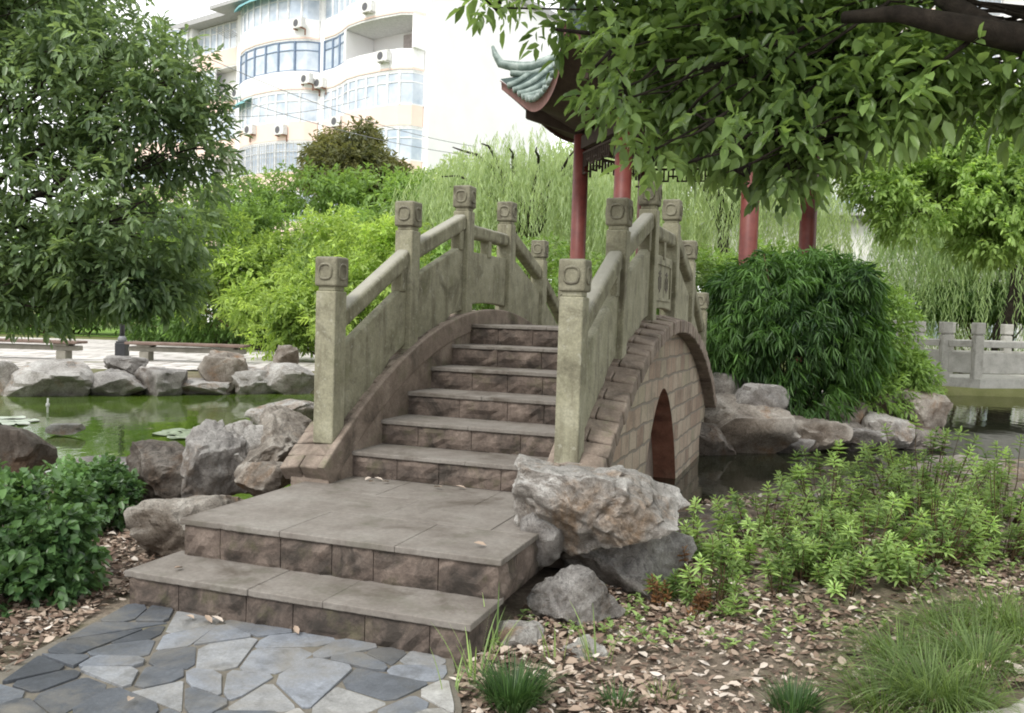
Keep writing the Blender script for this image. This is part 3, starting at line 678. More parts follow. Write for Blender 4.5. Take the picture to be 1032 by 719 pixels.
for u, so in ((.17, -1), (1.844, 1)):
    for i in range(6): post(u, PV[i], cop(PV[i]), PZ[i])
    for i in range(5):
        j = i if i < 3 else 4 - i; v0, v1 = PV[i] + .07, PV[i + 1] - .07
        if j == 2: a = b = 2.305; th, gap = .125, .12
        else: a, b = RT[j] + .04, RT[j + 1] - .02; th, gap = .145, .13
        if i > 2: a, b = b, a
        mb = MB(); bar(mb, u, v0, v1, a - th, b - th, a, b, .058); bevel(mb.build('handrail', M['rail'], bridge), .032, 4)
        ta, tb = a - th - gap, b - th - gap; mb = MB(); n = 8
        rows = []
        for q in range(n):
            f0, f1 = q / n, (q + 1) / n; va, vb = v0 + (v1 - v0) * f0, v0 + (v1 - v0) * f1
            lift = .065 if j == 2 else (.03 if q > 5 else -.02) if i < 3 else -.02
            P = []
            for vq, f in ((va, f0), (vb, f1)): P.append((vq, cop(vq) + lift - (.0 if j == 2 else .0), ta + (tb - ta) * f))
            rows.append(P)
        prof = [(p[0][0], p[0][1], p[0][2]) for p in rows] + [(rows[-1][1][0], rows[-1][1][1], rows[-1][1][2])]
        hw = .034
        for x0, x1 in ((-hw, -hw), (hw, hw)):
            mb.grid([[(u + x0, v, zb), (u + x0, v, zt)] for v, zb, zt in prof])
        mb.grid([[(u - hw, v, zt), (u + hw, v, zt)] for v, zb, zt in prof]); mb.grid([[(u - hw, v, zb), (u + hw, v, zb)] for v, zb, zt in prof])
        pan = mb.build('panel', M['post'], bridge)
        bm = bmesh.new(); bm.from_mesh(pan.data); bmesh.ops.remove_doubles(bm, verts=bm.verts, dist=.0005); bmesh.ops.recalc_face_normals(bm, faces=bm.faces); bm.to_mesh(pan.data); bm.free(); bevel(pan, .01, 2)
        mb = MB()   # small stone blocks that carry the rail on the panel
        for f in (.5,) if j == 2 else (.93 if i < 3 else .07,):
            v = v0 + (v1 - v0) * f; z = ta + (tb - ta) * f; mb.box((u - .045, v - .045, z - .03), (u + .045, v + .045, z + gap + .03))
        bevel(mb.build('rail_block', M['rail'], bridge), .01, 2)
        if j == 2:   # framed tablet with the carved bridge name, faces outwards
            x = u + so * (hw + .001); f = MB(); vm = (v0 + v1) / 2; z0, z1 = ta - .40, ta - .06
            for lo, hi in (((vm - .36, z0), (vm + .36, z0 + .025)), ((vm - .36, z1 - .025), (vm + .36, z1)), ((vm - .36, z0 + .0251), (vm - .335, z1 - .0251)), ((vm + .335, z0 + .0251), (vm + .36, z1 - .0251))):
                f.box((min(x, x + so * .012), lo[0], lo[1]), (max(x, x + so * .012), hi[0], hi[1]))
            f.build('tablet_frame', M['post'], pan)
            g = MB(); zc = (z0 + z1) / 2
            for vc in (vm - .17 * so, vm + .17 * so):   # two characters as strokes, as worn as in the photograph
                for dv, dz, w, h in ((0, .0, .014, .19), (-.06, -.01, .013, .10), (.06, -.01, .013, .10), (0, .07, .13, .013), (0, -.065, .10, .012), (-.03, .02, .07, .011)):
                    g.box((min(x, x + so * .004), vc + dv - w / 2, zc + dz - h / 2), (max(x, x + so * .004) + dz * .002, vc + dv + w / 2, zc + dz + h / 2))
            g.build('inscription', M['rock_dark'], pan)

# ------------------------------------------------------------------ boulders
def boulder(label, x, yb, Y, w, h, seed, mat, depth=None, rot=None, name='boulder', group=None, z=None, cuts=11, tilt=0.0, sub=4, sink=.06, taper=0.0):
    cuts += 5
    """x, yb: photograph position of the foot of the stone; w, h in px; Y distance"""
    k = Y / F; b = at(x, yb, Y); r = random.Random(seed)
    W, Hh = w * k, h * k; Dp = depth or W * r.uniform(.65, .9)
    bm = bmesh.new(); bmesh.ops.create_icosphere(bm, subdivisions=sub, radius=1.0)
    planes = []
    for i in range(cuts):
        n = Vector((r.gauss(0, 1), r.gauss(0, 1), r.gauss(0, .75))).normalized(); planes.append((n, r.uniform(.50, .86)))
    planes.append((Vector((r.uniform(-.25, .25), r.uniform(-.35, .1), 1)).normalized(), r.uniform(.55, .75)))
    off = Vector((seed * 3.17 % 97, seed * 1.31 % 89, seed * 2.7 % 83)); cells = {}
    for v in bm.verts:
        p = v.co.copy(); nrm = p.copy()
        for n, d in planes:
            e = p.dot(n) - d
            if e > 0: p -= n * e * .96
        q = Vector((p.x * W, p.y * Dp, p.z * Hh)) * (1.0 / (W * Dp * Hh) ** (1 / 3)) * 1.15 + off
        wq = q * 1.25 + Vector((noise.noise(q * 2.2), noise.noise(q * 2.2 + Vector((5, 1, 2))), noise.noise(q * 2.2 + Vector((2, 7, 3))))) * .28
        ds, ps = noise.voronoi(wq); key = tuple(round(x, 3) for x in ps[0])
        if key not in cells: cells[key] = (r.uniform(-1, 1), Vector((r.gauss(0, 1), r.gauss(0, 1), r.gauss(0, 1))).normalized())
        st, tilt_n = cells[key]; edge = min(1.0, (ds[1] - ds[0]) / .16)
        p *= 1 + .09 * noise.noise(q * .9) + (.06 * st + .13 * tilt_n.dot(wq - ps[0])) * edge - .03 * (1 - edge)
        p += nrm * (noise.ridged_multi_fractal(q * 3.1, 1.0, 2.1, 5, 1.0, 2.0) * .04 - .045)
        p += Vector((noise.noise(q * 7), noise.noise(q * 7 + Vector((9, 0, 0))), noise.noise(q * 7 + Vector((0, 9, 0))))) * .026
        v.co = p
    xs = [v.co.x for v in bm.verts]; ys = [v.co.y for v in bm.verts]; zs = [v.co.z for v in bm.verts]
    ex, ey, ez = max(xs) - min(xs), max(ys) - min(ys), max(zs) - min(zs); cx, cy = (max(xs) + min(xs)) / 2, (max(ys) + min(ys)) / 2; z0 = min(zs)
    for v in bm.verts:
        v.co = Vector(((v.co.x - cx) / ex * W * 1.05, (v.co.y - cy) / ey * Dp, (v.co.z - z0) / ez * Hh * (1 + sink) - Hh * sink))
    if taper:
        for v in bm.verts:
            f = 1 - taper * (1 - min(1, max(0, v.co.z / Hh))) ** 1.3; v.co.x = (v.co.x - W * .12) * f + W * .12; v.co.y *= f
    if tilt: bmesh.ops.rotate(bm, verts=bm.verts, cent=(0, 0, Hh / 2), matrix=Matrix.Rotation(tilt, 3, 'Y'))
    me = bpy.data.meshes.new(name); bm.to_mesh(me); bm.free(); smooth(me)
    me.set_sharp_from_angle(angle=math.radians(32))
    o = link(name, me, M[mat]); o.location = b; return tag(o, label, 'boulder' if name == 'boulder' else 'rock', group)

G1 = 'boulders beside the foot of the bridge'
boulder('big overhanging pale boulder with rusty underside right of the landing', 592, 557, 4.75, 206, 94, 19, 'rock_pale', .62, group=G1, tilt=.17, cuts=9, sub=6, taper=.34)
boulder('large smooth grey boulder that carries the overhanging boulder', 622, 606, 5.0, 150, 100, 14, 'rock_grey', .6, group=G1, sub=5)
boulder('angular grey rock lying in front of the big overhanging boulder', 580, 630, 4.42, 98, 64, 25, 'rock_grey', .36, group=G1, sub=5)
boulder('small grey stone wedged between the landing and the overhanging boulder', 546, 566, 4.72, 46, 60, 36, 'rock_grey', .3, group=G1)
boulder('pale chipped stone half buried beside the lower step', 522, 672, 4.05, 52, 44, 47, 'rock_pale', .22, group=G1)
boulder('flat white stone half buried in dry leaves in front of the angular grey rock', 588, 692, 3.88, 46, 50, 58, 'rock_pale', .2, group=G1)
boulder('low brown stone at the right foot of the grey carrying boulder', 626, 662, 4.25, 40, 30, 60, 'rock_rust', .2, group=G1)
boulder('dark brown ledge rock at the pond edge right of the boulders', 720, 575, 6.2, 110, 58, 61, 'rock_dark', .6, group=G1)
boulder('flat grey ledge rock behind the azaleas at the water edge', 800, 545, 7.2, 120, 46, 62, 'rock_grey', .6, group=G1)
boulder('long flat pinkish rock on the near bank at the right edge', 985, 500, 9.2, 190, 40, 63, 'rock_rust', .8, group=G1)
boulder('rounded dark bank stone between ledge rock and pinkish rock', 880, 515, 8.4, 90, 34, 64, 'rock_dark', .5, group=G1)
G2 = 'boulders on the left bank beside the bridge'
boulder('dark brown boulder at the left edge behind the glossy bush', 8, 488, 7.4, 78, 62, 71, 'rock_dark', .5, group=G2)
boulder('grey block boulder with a flat top between bush and bridge', 165, 524, 6.3, 80, 82, 72, 'rock_dark', .55, group=G2, cuts=13, sub=5)
boulder('rusty craggy boulder against the left foot of the bridge', 281, 494, 6.45, 74, 84, 93, 'rock_rust', .6, group=G2, sub=5, cuts=9)
boulder('streaked boulder between the rusty craggy boulder and the pale grey one', 240, 500, 6.4, 72, 78, 94, 'rock_pale', .5, group=G2, sub=5, cuts=9)
boulder('small brown stone in front of the rusty craggy boulder', 262, 500, 6.0, 52, 36, 95, 'rock_rust', .3, group=G2, cuts=9)
boulder('pale grey boulder with a slanted face left of the streaked boulder', 214, 505, 6.25, 70, 82, 78, 'rock_grey', .5, group=G2, sub=5)
boulder('low wedge shaped boulder leaning along the landing', 196, 566, 5.35, 112, 76, 74, 'rock_rust', .5, group=G2, tilt=-.25, sub=5)
boulder('pale pinkish boulder in the water behind the rusty craggy boulder', 285, 436, 8.6, 70, 34, 75, 'rock_pale', .6, group=G2)
boulder('flat shaded stone on the pond edge behind the bush', 105, 480, 7.7, 80, 20, 76, 'rock_grey', .4, group=G2)
boulder('small pale stone rising from the green pond water', 67, 437, 10.3, 34, 11, 77, 'rock_pale', .3, group=G2, sub=3)
G3 = 'rocks lining the far left bank'
for i, (lb, x, yb, w, h, mt, Y) in enumerate([
    ('orange brown stone at the far left end of the bank', 0, 402, 34, 40, 'rock_pale', 14.4), ('broad cracked grey boulder on the bank under the left bench', 48, 401, 72, 40, 'rock_pale', 14.7),
    ('low stone with a pale top below the black lamp post', 110, 402, 58, 32, 'rock_grey', 15.0), ('small tilted slab lying on the bank beside the lamp post', 128, 374, 32, 17, 'rock_grey', 15.6),
    ('square grey stone below the legs of the right bench', 160, 402, 44, 34, 'rock_grey', 15.3), ('low pale stone right of the square grey stone', 200, 399, 52, 20, 'rock_pale', 15.7),
    ('upright orange stained stone standing taller than its row', 228, 398, 38, 46, 'rock_rust', 15.9), ('sloping grey stone right of the upright orange stone', 258, 397, 50, 28, 'rock_pale', 16.0),
    ('pinkish white stone near the left bridge post', 290, 396, 48, 32, 'rock_pale', 16.2), ('small pointed stone on the paving behind the bank', 288, 368, 20, 22, 'rock_rust', 17.6)]):
    boulder(lb, x, yb + 2, Y, w * 1.25, h * 1.02, 100 + i, mt, None, group=G3, sub=4, cuts=9, name='bank_rock')
G4 = 'rocks edging the bamboo bank'
for i, (lb, x, yb, w, h, mt, Y) in enumerate([
    ('broad rust streaked rock at the waterline right of the arch', 748, 462, 84, 62, 'rock_rust', 10.7), ('white rock wedged high between bridge and bamboo', 729, 412, 26, 36, 'rock_pale', 11.2),
    ('grey rock stacked on the broad rust streaked rock', 762, 428, 52, 42, 'rock_grey', 10.9), ('dark rock behind the stacked grey rock', 792, 446, 50, 36, 'rock_dark', 11.3),
    ('brown pointed rock at the waterline below the bamboo', 822, 458, 50, 38, 'rock_rust', 10.9), ('dark brown rock right of the brown pointed rock', 846, 456, 34, 32, 'rock_dark', 11.1),
    ('small smooth grey rock touching the water below the bamboo', 868, 454, 32, 24, 'rock_grey', 11.0), ('pale topped rock below the right side of the bamboo', 892, 449, 44, 34, 'rock_pale', 11.4),
    ('tall rusty rock at the right end of the bamboo bank', 926, 444, 48, 50, 'rock_rust', 11.8), ('dark base rock under the tall rusty rock', 908, 452, 60, 24, 'rock_dark', 11.6), ('low dark rock under the bridge wall by the dark water', 716, 466, 40, 40, 'rock_dark', 10.4), ('low grey rock between the brown pointed rock and the broad streaked rock', 800, 460, 40, 24, 'rock_grey', 10.8), ('brown ledge rock half hidden under the bamboo leaves', 845, 434, 70, 34, 'rock_rust', 11.7), ('shadowed rock behind the pale topped rock', 888, 428, 60, 34, 'rock_dark', 11.9), ('dark stone behind the white wedged rock', 742, 402, 44, 40, 'rock_grey', 11.5)]):
    boulder(lb, x, yb + 2, Y, w * 1.22, h * 1.08, 200 + i, mt, None, group=G4, cuts=10, name='bank_rock')

# ------------------------------------------------------------------ pavilion
PC = Vector((3.24, 16.75, .3))
pav = empty('pavilion', 'hexagonal garden pavilion with red columns and upturned green tiled roof', 'pavilion', PC)
CA = [math.radians(46 + 60 * i) for i in range(6)]
mb = MB(); mb.prism([(2.7 * math.cos(a), 2.7 * math.sin(a)) for a in CA], -.6, .12); bevel(mb.build('base', M['concrete'], pav), .03)
for a in CA:
    mb = MB(); mb.lathe([(.145, .24), (.15, .3), (.15, 1.5), (.146, 4.66)], n=18); c = mb.build('column', M['column'], pav, (2.1 * math.cos(a), 2.1 * math.sin(a), 0), True)
    mb = MB(); mb.lathe([(.19, .12), (.24, .16), (.24, .2), (.18, .26)], n=18); mb.build('column_base', M['concrete'], c, None, True)
def hexseg(mb, r, z0, z1, w, i, trim=.0):
    a, b = Vector((r * math.cos(CA[i]), r * math.sin(CA[i]), 0)), Vector((r * math.cos(CA[(i + 1) % 6]), r * math.sin(CA[(i + 1) % 6]), 0))
    d = (b - a).normalized(); n = Vector((d.y, -d.x, 0)) * w; a = a + d * trim; b = b - d * trim
    mb.quad8([a - n + Vector((0, 0, z0)), a + n + Vector((0, 0, z0)), b + n + Vector((0, 0, z0)), b - n + Vector((0, 0, z0)), a - n + Vector((0, 0, z1)), a + n + Vector((0, 0, z1)), b + n + Vector((0, 0, z1)), b - n + Vector((0, 0, z1))])
    return a, b, d
for i in range(6):
    mb = MB(); hexseg(mb, 2.1, 4.38, 4.62, .06, i, .1); mb.build('beam', M['darkwood'], pav)
    mb = MB(); a, b, d = hexseg(mb, 2.1, 4.28, 4.32, .025, i, .12); L = (b - a).length
    def fr(s0, s1, z0, z1):
        p, q = a + d * s0, a + d * s1; n = Vector((d.y, -d.x, 0)) * .018
        mb.quad8([p - n + Vector((0, 0, z0)), p + n + Vector((0, 0, z0)), q + n + Vector((0, 0, z0)), q - n + Vector((0, 0, z0)), p - n + Vector((0, 0, z1)), p + n + Vector((0, 0, z1)), q + n + Vector((0, 0, z1)), q - n + Vector((0, 0, z1))])
    nk = 10
    for k in range(nk):
        s = L * k / nk; st = L / nk; dz = .0 if k in (0, nk - 1) else .14
        fr(s, s + .03, 3.90 + dz, 4.279); fr(s, s + st, 3.90 + dz + (.1 if k % 2 else 0), 3.93 + dz + (.1 if k % 2 else 0)); fr(s + st * .5, s + st * .5 + .03, 4.04 + (.06 if k % 2 else 0), 4.279)
    mb.build('lattice', M['darkwood'], pav)
def roofpt(sec, phi, t, lift=0.0):
    s = abs(phi) / (math.pi / 6); re = 3.02 / math.cos(phi) * (1 + .075 * s ** 4); ze = 5.02 + .76 * s ** 2.1; a = CA[sec] + math.pi / 6 + phi
    z = ze + (7.6 - ze) * (1 - t) ** 1.55 * 1.0 ; return Vector((re * t * math.cos(a), re * t * math.sin(a), z + lift))
roof = MB()
for sec in range(6):
    roof.grid([[roofpt(sec, ph, t) for ph in np.linspace(-math.pi / 6, math.pi / 6, 17)] for t in np.linspace(.02, 1, 14)])
ro = roof.build('roof', M['pan'], pav, sm=True)
under = MB()
for sec in range(6):
    rows = []
    for t in np.linspace(.0, 1, 5):
        row = []
        for ph in np.linspace(-math.pi / 6, math.pi / 6, 17):
            e = roofpt(sec, ph, .985); i_ = Vector((1.9 / math.cos(ph) * math.cos(CA[sec] + math.pi / 6 + ph), 1.9 / math.cos(ph) * math.sin(CA[sec] + math.pi / 6 + ph), 4.70))
            row.append(i_.lerp(e - Vector((0, 0, .13)), t))
        rows.append(row)
    under.grid(rows)
under.build('soffit', M['darkwood'], pav, sm=True)
for sec in range(6):
    fb = MB(); ps = np.linspace(-math.pi / 6, math.pi / 6, 21)
    fb.grid([[roofpt(sec, p, .992, -.20) for p in ps], [roofpt(sec, p, .995, -.035) for p in ps], [roofpt(sec, p, 1.005, -.03) for p in ps]]); fb.build('fascia', M['fascia'], ro, sm=True)
    tl = MB(); half = 3.02 * math.tan(math.pi / 6)
    for k in range(-8, 9):
        off = k * .205; pts = []
        for t in np.linspace(1.0, .08, 34):
            # ribs run square to the eave
            ap = 3.02 * t; ph = math.atan2(off, ap)
            if abs(ph) > math.pi / 6 * .985: break
            s = abs(ph) / (math.pi / 6); tt = min(1.0, t / (1 + .075 * s ** 4) * 1.0)
            pts.append(roofpt(sec, ph, tt * (1 + .075 * s ** 4) if t < 1 else 1.0, .03))
        if len(pts) > 2: tl.tube([pts[0] + (pts[0] - pts[1]).normalized() * .06] + pts, .062, 8)
    tl.build('tile_rib', M['tile'], ro, sm=True)
    rg = MB(); pts = [roofpt(sec, math.pi / 6, t, .10 + .55 * max(0, t - .84) * 2.2) for t in np.linspace(.04, 1.0, 18)]
    e = pts[-1] + (pts[-1] - pts[-2]).normalized() * .12 + Vector((0, 0, .16)); pts += [e, e + Vector((math.cos(CA[(sec + 1) % 6]) * .06, math.sin(CA[(sec + 1) % 6]) * .06, .16))]
    rg.tube(pts, [.10] * 17 + [.085, .06, .03], 8); rg.tube([p - Vector((0, 0, .13)) for p in pts[:17]], .075, 6)
    rg.build('ridge', M['tile'], ro, sm=True)
    cb = MB(); a = CA[sec]; p0 = Vector((1.6 * math.cos(a), 1.6 * math.sin(a), 4.62)); p1 = Vector((3.2 * math.cos(a), 3.2 * math.sin(a), 5.16)); n = Vector((-math.sin(a), math.cos(a), 0)) * .07; h = Vector((0, 0, .16))
    cb.quad8([p0 - n - h, p0 + n - h, p1 + n - h, p1 - n - h, p0 - n + h, p0 + n + h, p1 + n + h, p1 - n + h]); cb.build('corner_rafter', M['darkwood'], pav)
mb = MB(); mb.lathe([(.32, 7.3), (.34, 7.55), (.2, 7.65), (.26, 7.85), (.2, 8.05), (.07, 8.2), (.03, 8.5)], n=16); mb.build('finial', M['tile'], ro, None, True)

# ------------------------------------------------------------------ benches, lamp post, footbridge, pond things
def bench(label, x0, x1, ytop, Y, group='low benches on the far paving'):
    a, b = at(x0, ytop, Y), at(x1, ytop, Y); L = (b - a).length; c = (a + b) / 2; zt = .262
    o = empty('bench', label, 'bench', (c.x, c.y, zt), math.atan2(b.y - a.y, b.x - a.x), group); h = .40
    for y in (-.17, .0, .17):
        mb = MB(); mb.box((-L / 2, y - .075, h - .055), (L / 2, y + .075, h)); bevel(mb.build('plank', M['bench_seat'], o), .012)
    mb = MB(); mb.box((-L / 2 + .04, -.12, h - .20), (L / 2 - .04, .12, h - .10)); bevel(mb.build('stretcher', M['bench_leg'], o), .01)
    for x in (-L / 2 + .38, L / 2 - .38):
        mb = MB(); mb.box((x - .10, -.15, -.02), (x + .10, .15, h - .201)); mb.box((x - .14, -.2, h - .10), (x + .14, .2, h - .056)); bevel(mb.build('leg', M['bench_leg'], o), .012)
bench('low timber bench with stone legs cut off by the left edge of the photo', -46, 83, 347, 18.6)
bench('low timber bench with stone legs right of the black lamp post', 130, 249, 350, 19.2)
p = at(123, 358, 20.6); o = empty('lamp_post', 'black metal lamp post with square plinth behind the far bank', 'lamp post', (p.x, p.y, .262))
mb = MB(); mb.box((-.12, -.12, 0), (.12, .12, .30)); mb.box((-.105, -.105, .30), (.105, .105, .34)); bevel(mb.build('plinth', M['lamp_black'], o), .01)
mb = MB(); mb.lathe([(.085, .34), (.10, .36), (.09, .42), (.06, .46)], n=16); mb.build('collar', M['lamp_grey'], o, None, True)
mb = MB(); mb.lathe([(.055, .46), (.05, 1.6), (.045, 3.3)], n=14); mb.build('pole', M['lamp_black'], o, None, True)
mb = MB(); mb.lathe([(.05, 3.3), (.12, 3.36), (.16, 3.7), (.13, 3.78)], n=16); mb.build('lamp_glass', M['lamp_glass'], o, None, True)
mb = MB(); mb.lathe([(.2, 3.78), (.12, 3.9), (.03, 3.98)], n=16); mb.build('lamp_cap', M['lamp_black'], o, None, True)

fb = empty('footbridge', 'low pale stone zigzag footbridge with square posts over the right pond', 'footbridge', (8.0, 18, 0))
FB0 = Vector((8.0, 18, 0)); FZ = .55
near = [at(900, 372, 17.9), at(919, 372, 17.8), at(951, 372, 17.4), at(984, 372, 17.0), at(1046, 372, 17.5), at(1100, 372, 18.0), at(1160, 372, 18.5)]
near = [Vector((p.x, p.y, 0)) for p in near]; far = [p + Vector((.15, 1.45, 0)) for p in near]
mb = MB()
for i in range(len(near) - 1):
    a, b, c, d = near[i] + Vector((0, -.16, 0)), near[i + 1] + Vector((0, -.16, 0)), far[i + 1] + Vector((0, .16, 0)), far[i] + Vector((0, .16, 0))
    mb.quad8([q - FB0 + Vector((0, 0, FZ - .17)) for q in (a, b, c, d)] + [q - FB0 + Vector((0, 0, FZ)) for q in (a, b, c, d)])
mb.build('deck', M['concrete'], fb)
for i in (0, 5):
    mb = MB(); c = (near[i] + far[i]) / 2 - FB0; mb.cbox((c.x, c.y + .1, -.16), (.35, 1.0, FZ + .85 + .2)); mb.build('pier', M['concrete'], fb)
for row in (near, far):
    for i, p in enumerate(row):
        q = p - FB0; mb = MB(); mb.box((-.085, -.085, FZ - .02), (.085, .085, FZ + .82)); mb.box((-.07, -.07, FZ + .82), (.07, .07, FZ + .85)); mb.box((-.095, -.095, FZ + .85), (.095, .095, FZ + 1.07))
        bevel(mb.build('post', M['concrete'], fb, (q.x, q.y, 0)), .015)
        if i == len(row) - 1: continue
        r = row[i + 1] - FB0; d = (r - q).normalized(); q2, r2 = q + d * .08, r - d * .08; n = Vector((-d.y, d.x, 0))
        for nm, z0, z1, w in (('handrail', .60, .72, .055), ('panel', .10, .50, .035)):
            mb = MB(); mb.quad8([q2 - n * w + Vector((0, 0, FZ + z0)), q2 + n * w + Vector((0, 0, FZ + z0)), r2 + n * w + Vector((0, 0, FZ + z0)), r2 - n * w + Vector((0, 0, FZ + z0)), q2 - n * w + Vector((0, 0, FZ + z1)), q2 + n * w + Vector((0, 0, FZ + z1)), r2 + n * w + Vector((0, 0, FZ + z1)), r2 - n * w + Vector((0, 0, FZ + z1))])
            bevel(mb.build(nm, M['concrete'], fb), .012)
r = random.Random(3)
for i, (px, py, s) in enumerate([(168, 437, .17), (176, 434, .15), (185, 437, .19), (193, 434, .14), (180, 441, .13), (190, 440, .15), (6, 425, .2), (16, 427, .16), (27, 424, .15), (12, 421, .16)]):
    q = at_z(px, py, -.05); mb = MB(); n = 22
    ring = [(s * (1 + .03 * math.sin(5 * a)) * math.cos(a), s * math.sin(a), .004 + .006 * math.sin(3 * a + i)) for a in np.linspace(.16, 2 * math.pi - .16, n)]
    mb.v = [(0, 0, .003)] + ring; mb.f = [(0, k + 1, k + 2) for k in range(n - 1)]
    o = mb.build('lily_pad', M['pad'], None, q, True); o.rotation_euler = (0, 0, r.uniform(0, 6.28))
    tag(o, 'round pale lily pad in the floating cluster ' + ('left of the bridge boulders' if i < 6 else 'at the left edge of the pond'), 'lily pad', 'lily pads floating ' + ('near the bridge' if i < 6 else 'at the left edge'))
q = at_z(48, 416, -.06); mb = MB(); mb.tube([(0, 0, -.4), (0, 0, .12), (.004, 0, .2)], [.014, .014, .012], 10); mb.lathe([(.02, .08), (.026, .09), (.026, .12), (.02, .13)], n=12); tag(mb.build('pond_pipe', M['pipe'], None, q, True), 'thin pale pipe standing upright in the pond by the far bank', 'pipe')

# ------------------------------------------------------------------ apartment block
BC = Vector((-5.06, 50, 0)); Ba = Vector((-.8, .6, 0)); Bn = Vector((-.6, -.8, 0))
apt = empty('apartment_building', 'white apartment block with curved glazed balconies and peach bands behind the trees', 'building', BC)
def fp(t, o, z): return Ba * t + Bn * o + Vector((0, 0, z))
def fbox(mb, t0, t1, o0, o1, z0, z1): mb.quad8([fp(t0, o1, z0), fp(t1, o1, z0), fp(t1, o0, z0), fp(t0, o0, z0), fp(t0, o1, z1), fp(t1, o1, z1), fp(t1, o0, z1), fp(t0, o0, z1)])
ZR = 20.8
mb = MB(); fbox(mb, -.02, 36, -12, -1.3, 0, ZR); fbox(mb, -.02, .35, -1.298, 0, 0, ZR); fbox(mb, 8.55, 9.0, -1.298, .1, 0, ZR); fbox(mb, 17.0, 17.4, -1.298, 0, 0, ZR); fbox(mb, 22.6, 23, -1.298, 0, 0, ZR); mb.build('wall', M['plaster'], apt)
mb = MB(); fbox(mb, -.4, 36.4, -12.4, .55, ZR + .002, ZR + .35); fbox(mb, 8, 18, .55, 1.75, ZR + .003, ZR + .22); mb.build('roof', M['rooftile'], apt)
BAYS = {'a': [(.35, .05), (.55, .75), (1.2, 1.15), (2.5, 1.3), (4.2, 1.3), (5.4, 1.1), (6.4, .65), (7.4, .3), (8.54, .15)],
        'b': [(9.0, .15), (9.5, .75), (10.4, 1.25), (11.6, 1.5), (13.4, 1.5), (14.8, 1.25), (15.9, .8), (16.6, .3), (16.99, .02)],
        'c': [(17.4, -.5), (19, -.45), (21, -.45), (22.59, -.5)],
        'd': [(23, .15), (23.6, .75), (24.5, 1.25), (26, 1.5), (28, 1.5), (29.4, 1.2), (30.4, .5), (31, .02)]}
def dense(pl, n=4):
    out = []
    for (t0, o0), (t1, o1) in zip(pl[:-1], pl[1:]):
        for k in range(n): f = k / n; out.append((t0 + (t1 - t0) * f, o0 + (o1 - o0) * f))
    out.append(pl[-1]); return out
def interp(pl, t):
    return float(np.interp(t, [p[0] for p in pl], [p[1] for p in pl]))
def band(mb, pl, z0, z1, ins=0.0, thick=.14):
    pl = [(t, o - ins) for t, o in pl]
    mb.grid([[fp(t, o, z0), fp(t, o, z1), fp(t, o - thick, z1), fp(t, o - thick, z0), fp(t, o, z0)] for t, o in pl])
def ac(t, o, z, mat_br='rust'):
    mb = MB(); fbox(mb, t - .42, t + .42, o, o + .32, z, z + .58); a = mb.build('air_conditioner', M['ac'], apt)
    g = MB(); n = 18; ring = [fp(t + .12 + .22 * math.cos(2 * math.pi * k / n), o + .324, z + .29 + .22 * math.sin(2 * math.pi * k / n)) for k in range(n)]; g.v = [tuple(q) for q in ring]; g.f = [tuple(range(n))]; g.build('fan_grille', M['ac_dark'], a)
    b = MB()
    for s in (-.3, .3): fbox(b, t + s - .03, t + s + .03, o - .1, o + .34, z - .07, z - .012); fbox(b, t + s - .03, t + s + .03, o - .1, o - .04, z - .4, z - .07)
    b.build('bracket', M[mat_br], a)
for fl in range(-3, 3):
    zb = 11.75 + 3.05 * fl
    for key, pl in BAYS.items():
        D = dense(pl); t0, t1 = pl[0][0], pl[-1][0]
        openb = key == 'a' and fl == 1
        mb = MB(); band(mb, D, zb, zb + 1.12); o = mb.build('parapet', M['peach'] if (fl <= 0 and key in 'abd') or key == 'c' else M['plaster'], apt)
        if key != 'c' and fl > 0:
            mb = MB(); band(mb, D, zb - .0, zb + .12, -.012, .05); mb.build('moulding', M['peach'], o)
        mb = MB()
        for (ta, oa), (tb, ob) in zip(D[:-1], D[1:]): mb.quad8([fp(ta, oa - .02, zb - .12), fp(tb, ob - .02, zb - .12), fp(tb, -1.29, zb - .12), fp(ta, -1.29, zb - .12), fp(ta, oa - .02, zb - .003), fp(tb, ob - .02, zb - .003), fp(tb, -1.29, zb - .003), fp(ta, -1.29, zb - .003)])
        mb.build('balcony_slab', M['slabgrey'], apt)
        zw0, zw1 = zb + 1.121, zb + 2.92
        blue = (key == 'b' and fl == 1)
        rng = D if not openb else [d for d in D if d[0] >= 5.9]
        if key == 'c' and fl % 2: rng = [d for d in D if d[0] > 20]
        if len(rng) < 2: continue
        mb = MB(); band(mb, rng, zw0, zw1, .06, .03); win = mb.build('window', M['glass'], apt)
        fm = MB(); a, b = rng[0][0], rng[-1][0]; nm = max(2, int(round((b - a) / (.78 if not blue else 1.15))))
        for k in range(nm + 1):
            t = a + (b - a) * k / nm; oo = interp(pl, t); fbox(fm, t - .065, t + .065, oo - .10, oo + .01, zw0, zw1)
        for z, h in ((zw0, .07), (zw0 + 1.22, .06), (zw1 - .08, .08)): band(fm, rng, z + .002, z + h, .025, .06)
        fm.build('window_frame', M['winframe_blue'] if blue or (openb) else M['winframe'], win)
    if fl in (-1, -2):
        g = MB(); pl = BAYS['b']; D = dense(pl)
        for k in range(36):
            t = 9.1 + 7.8 * k / 35; oo = interp(pl, t) + .12; fbox(g, t - .014, t + .014, oo, oo + .03, zb + 1.1, zb + 2.9)
        for z in (1.1, 1.55, 2.0, 2.45, 2.88): band(g, D, zb + z, zb + z + .03, -.15, .03)
        g.build('security_grille', M['grille'], apt)
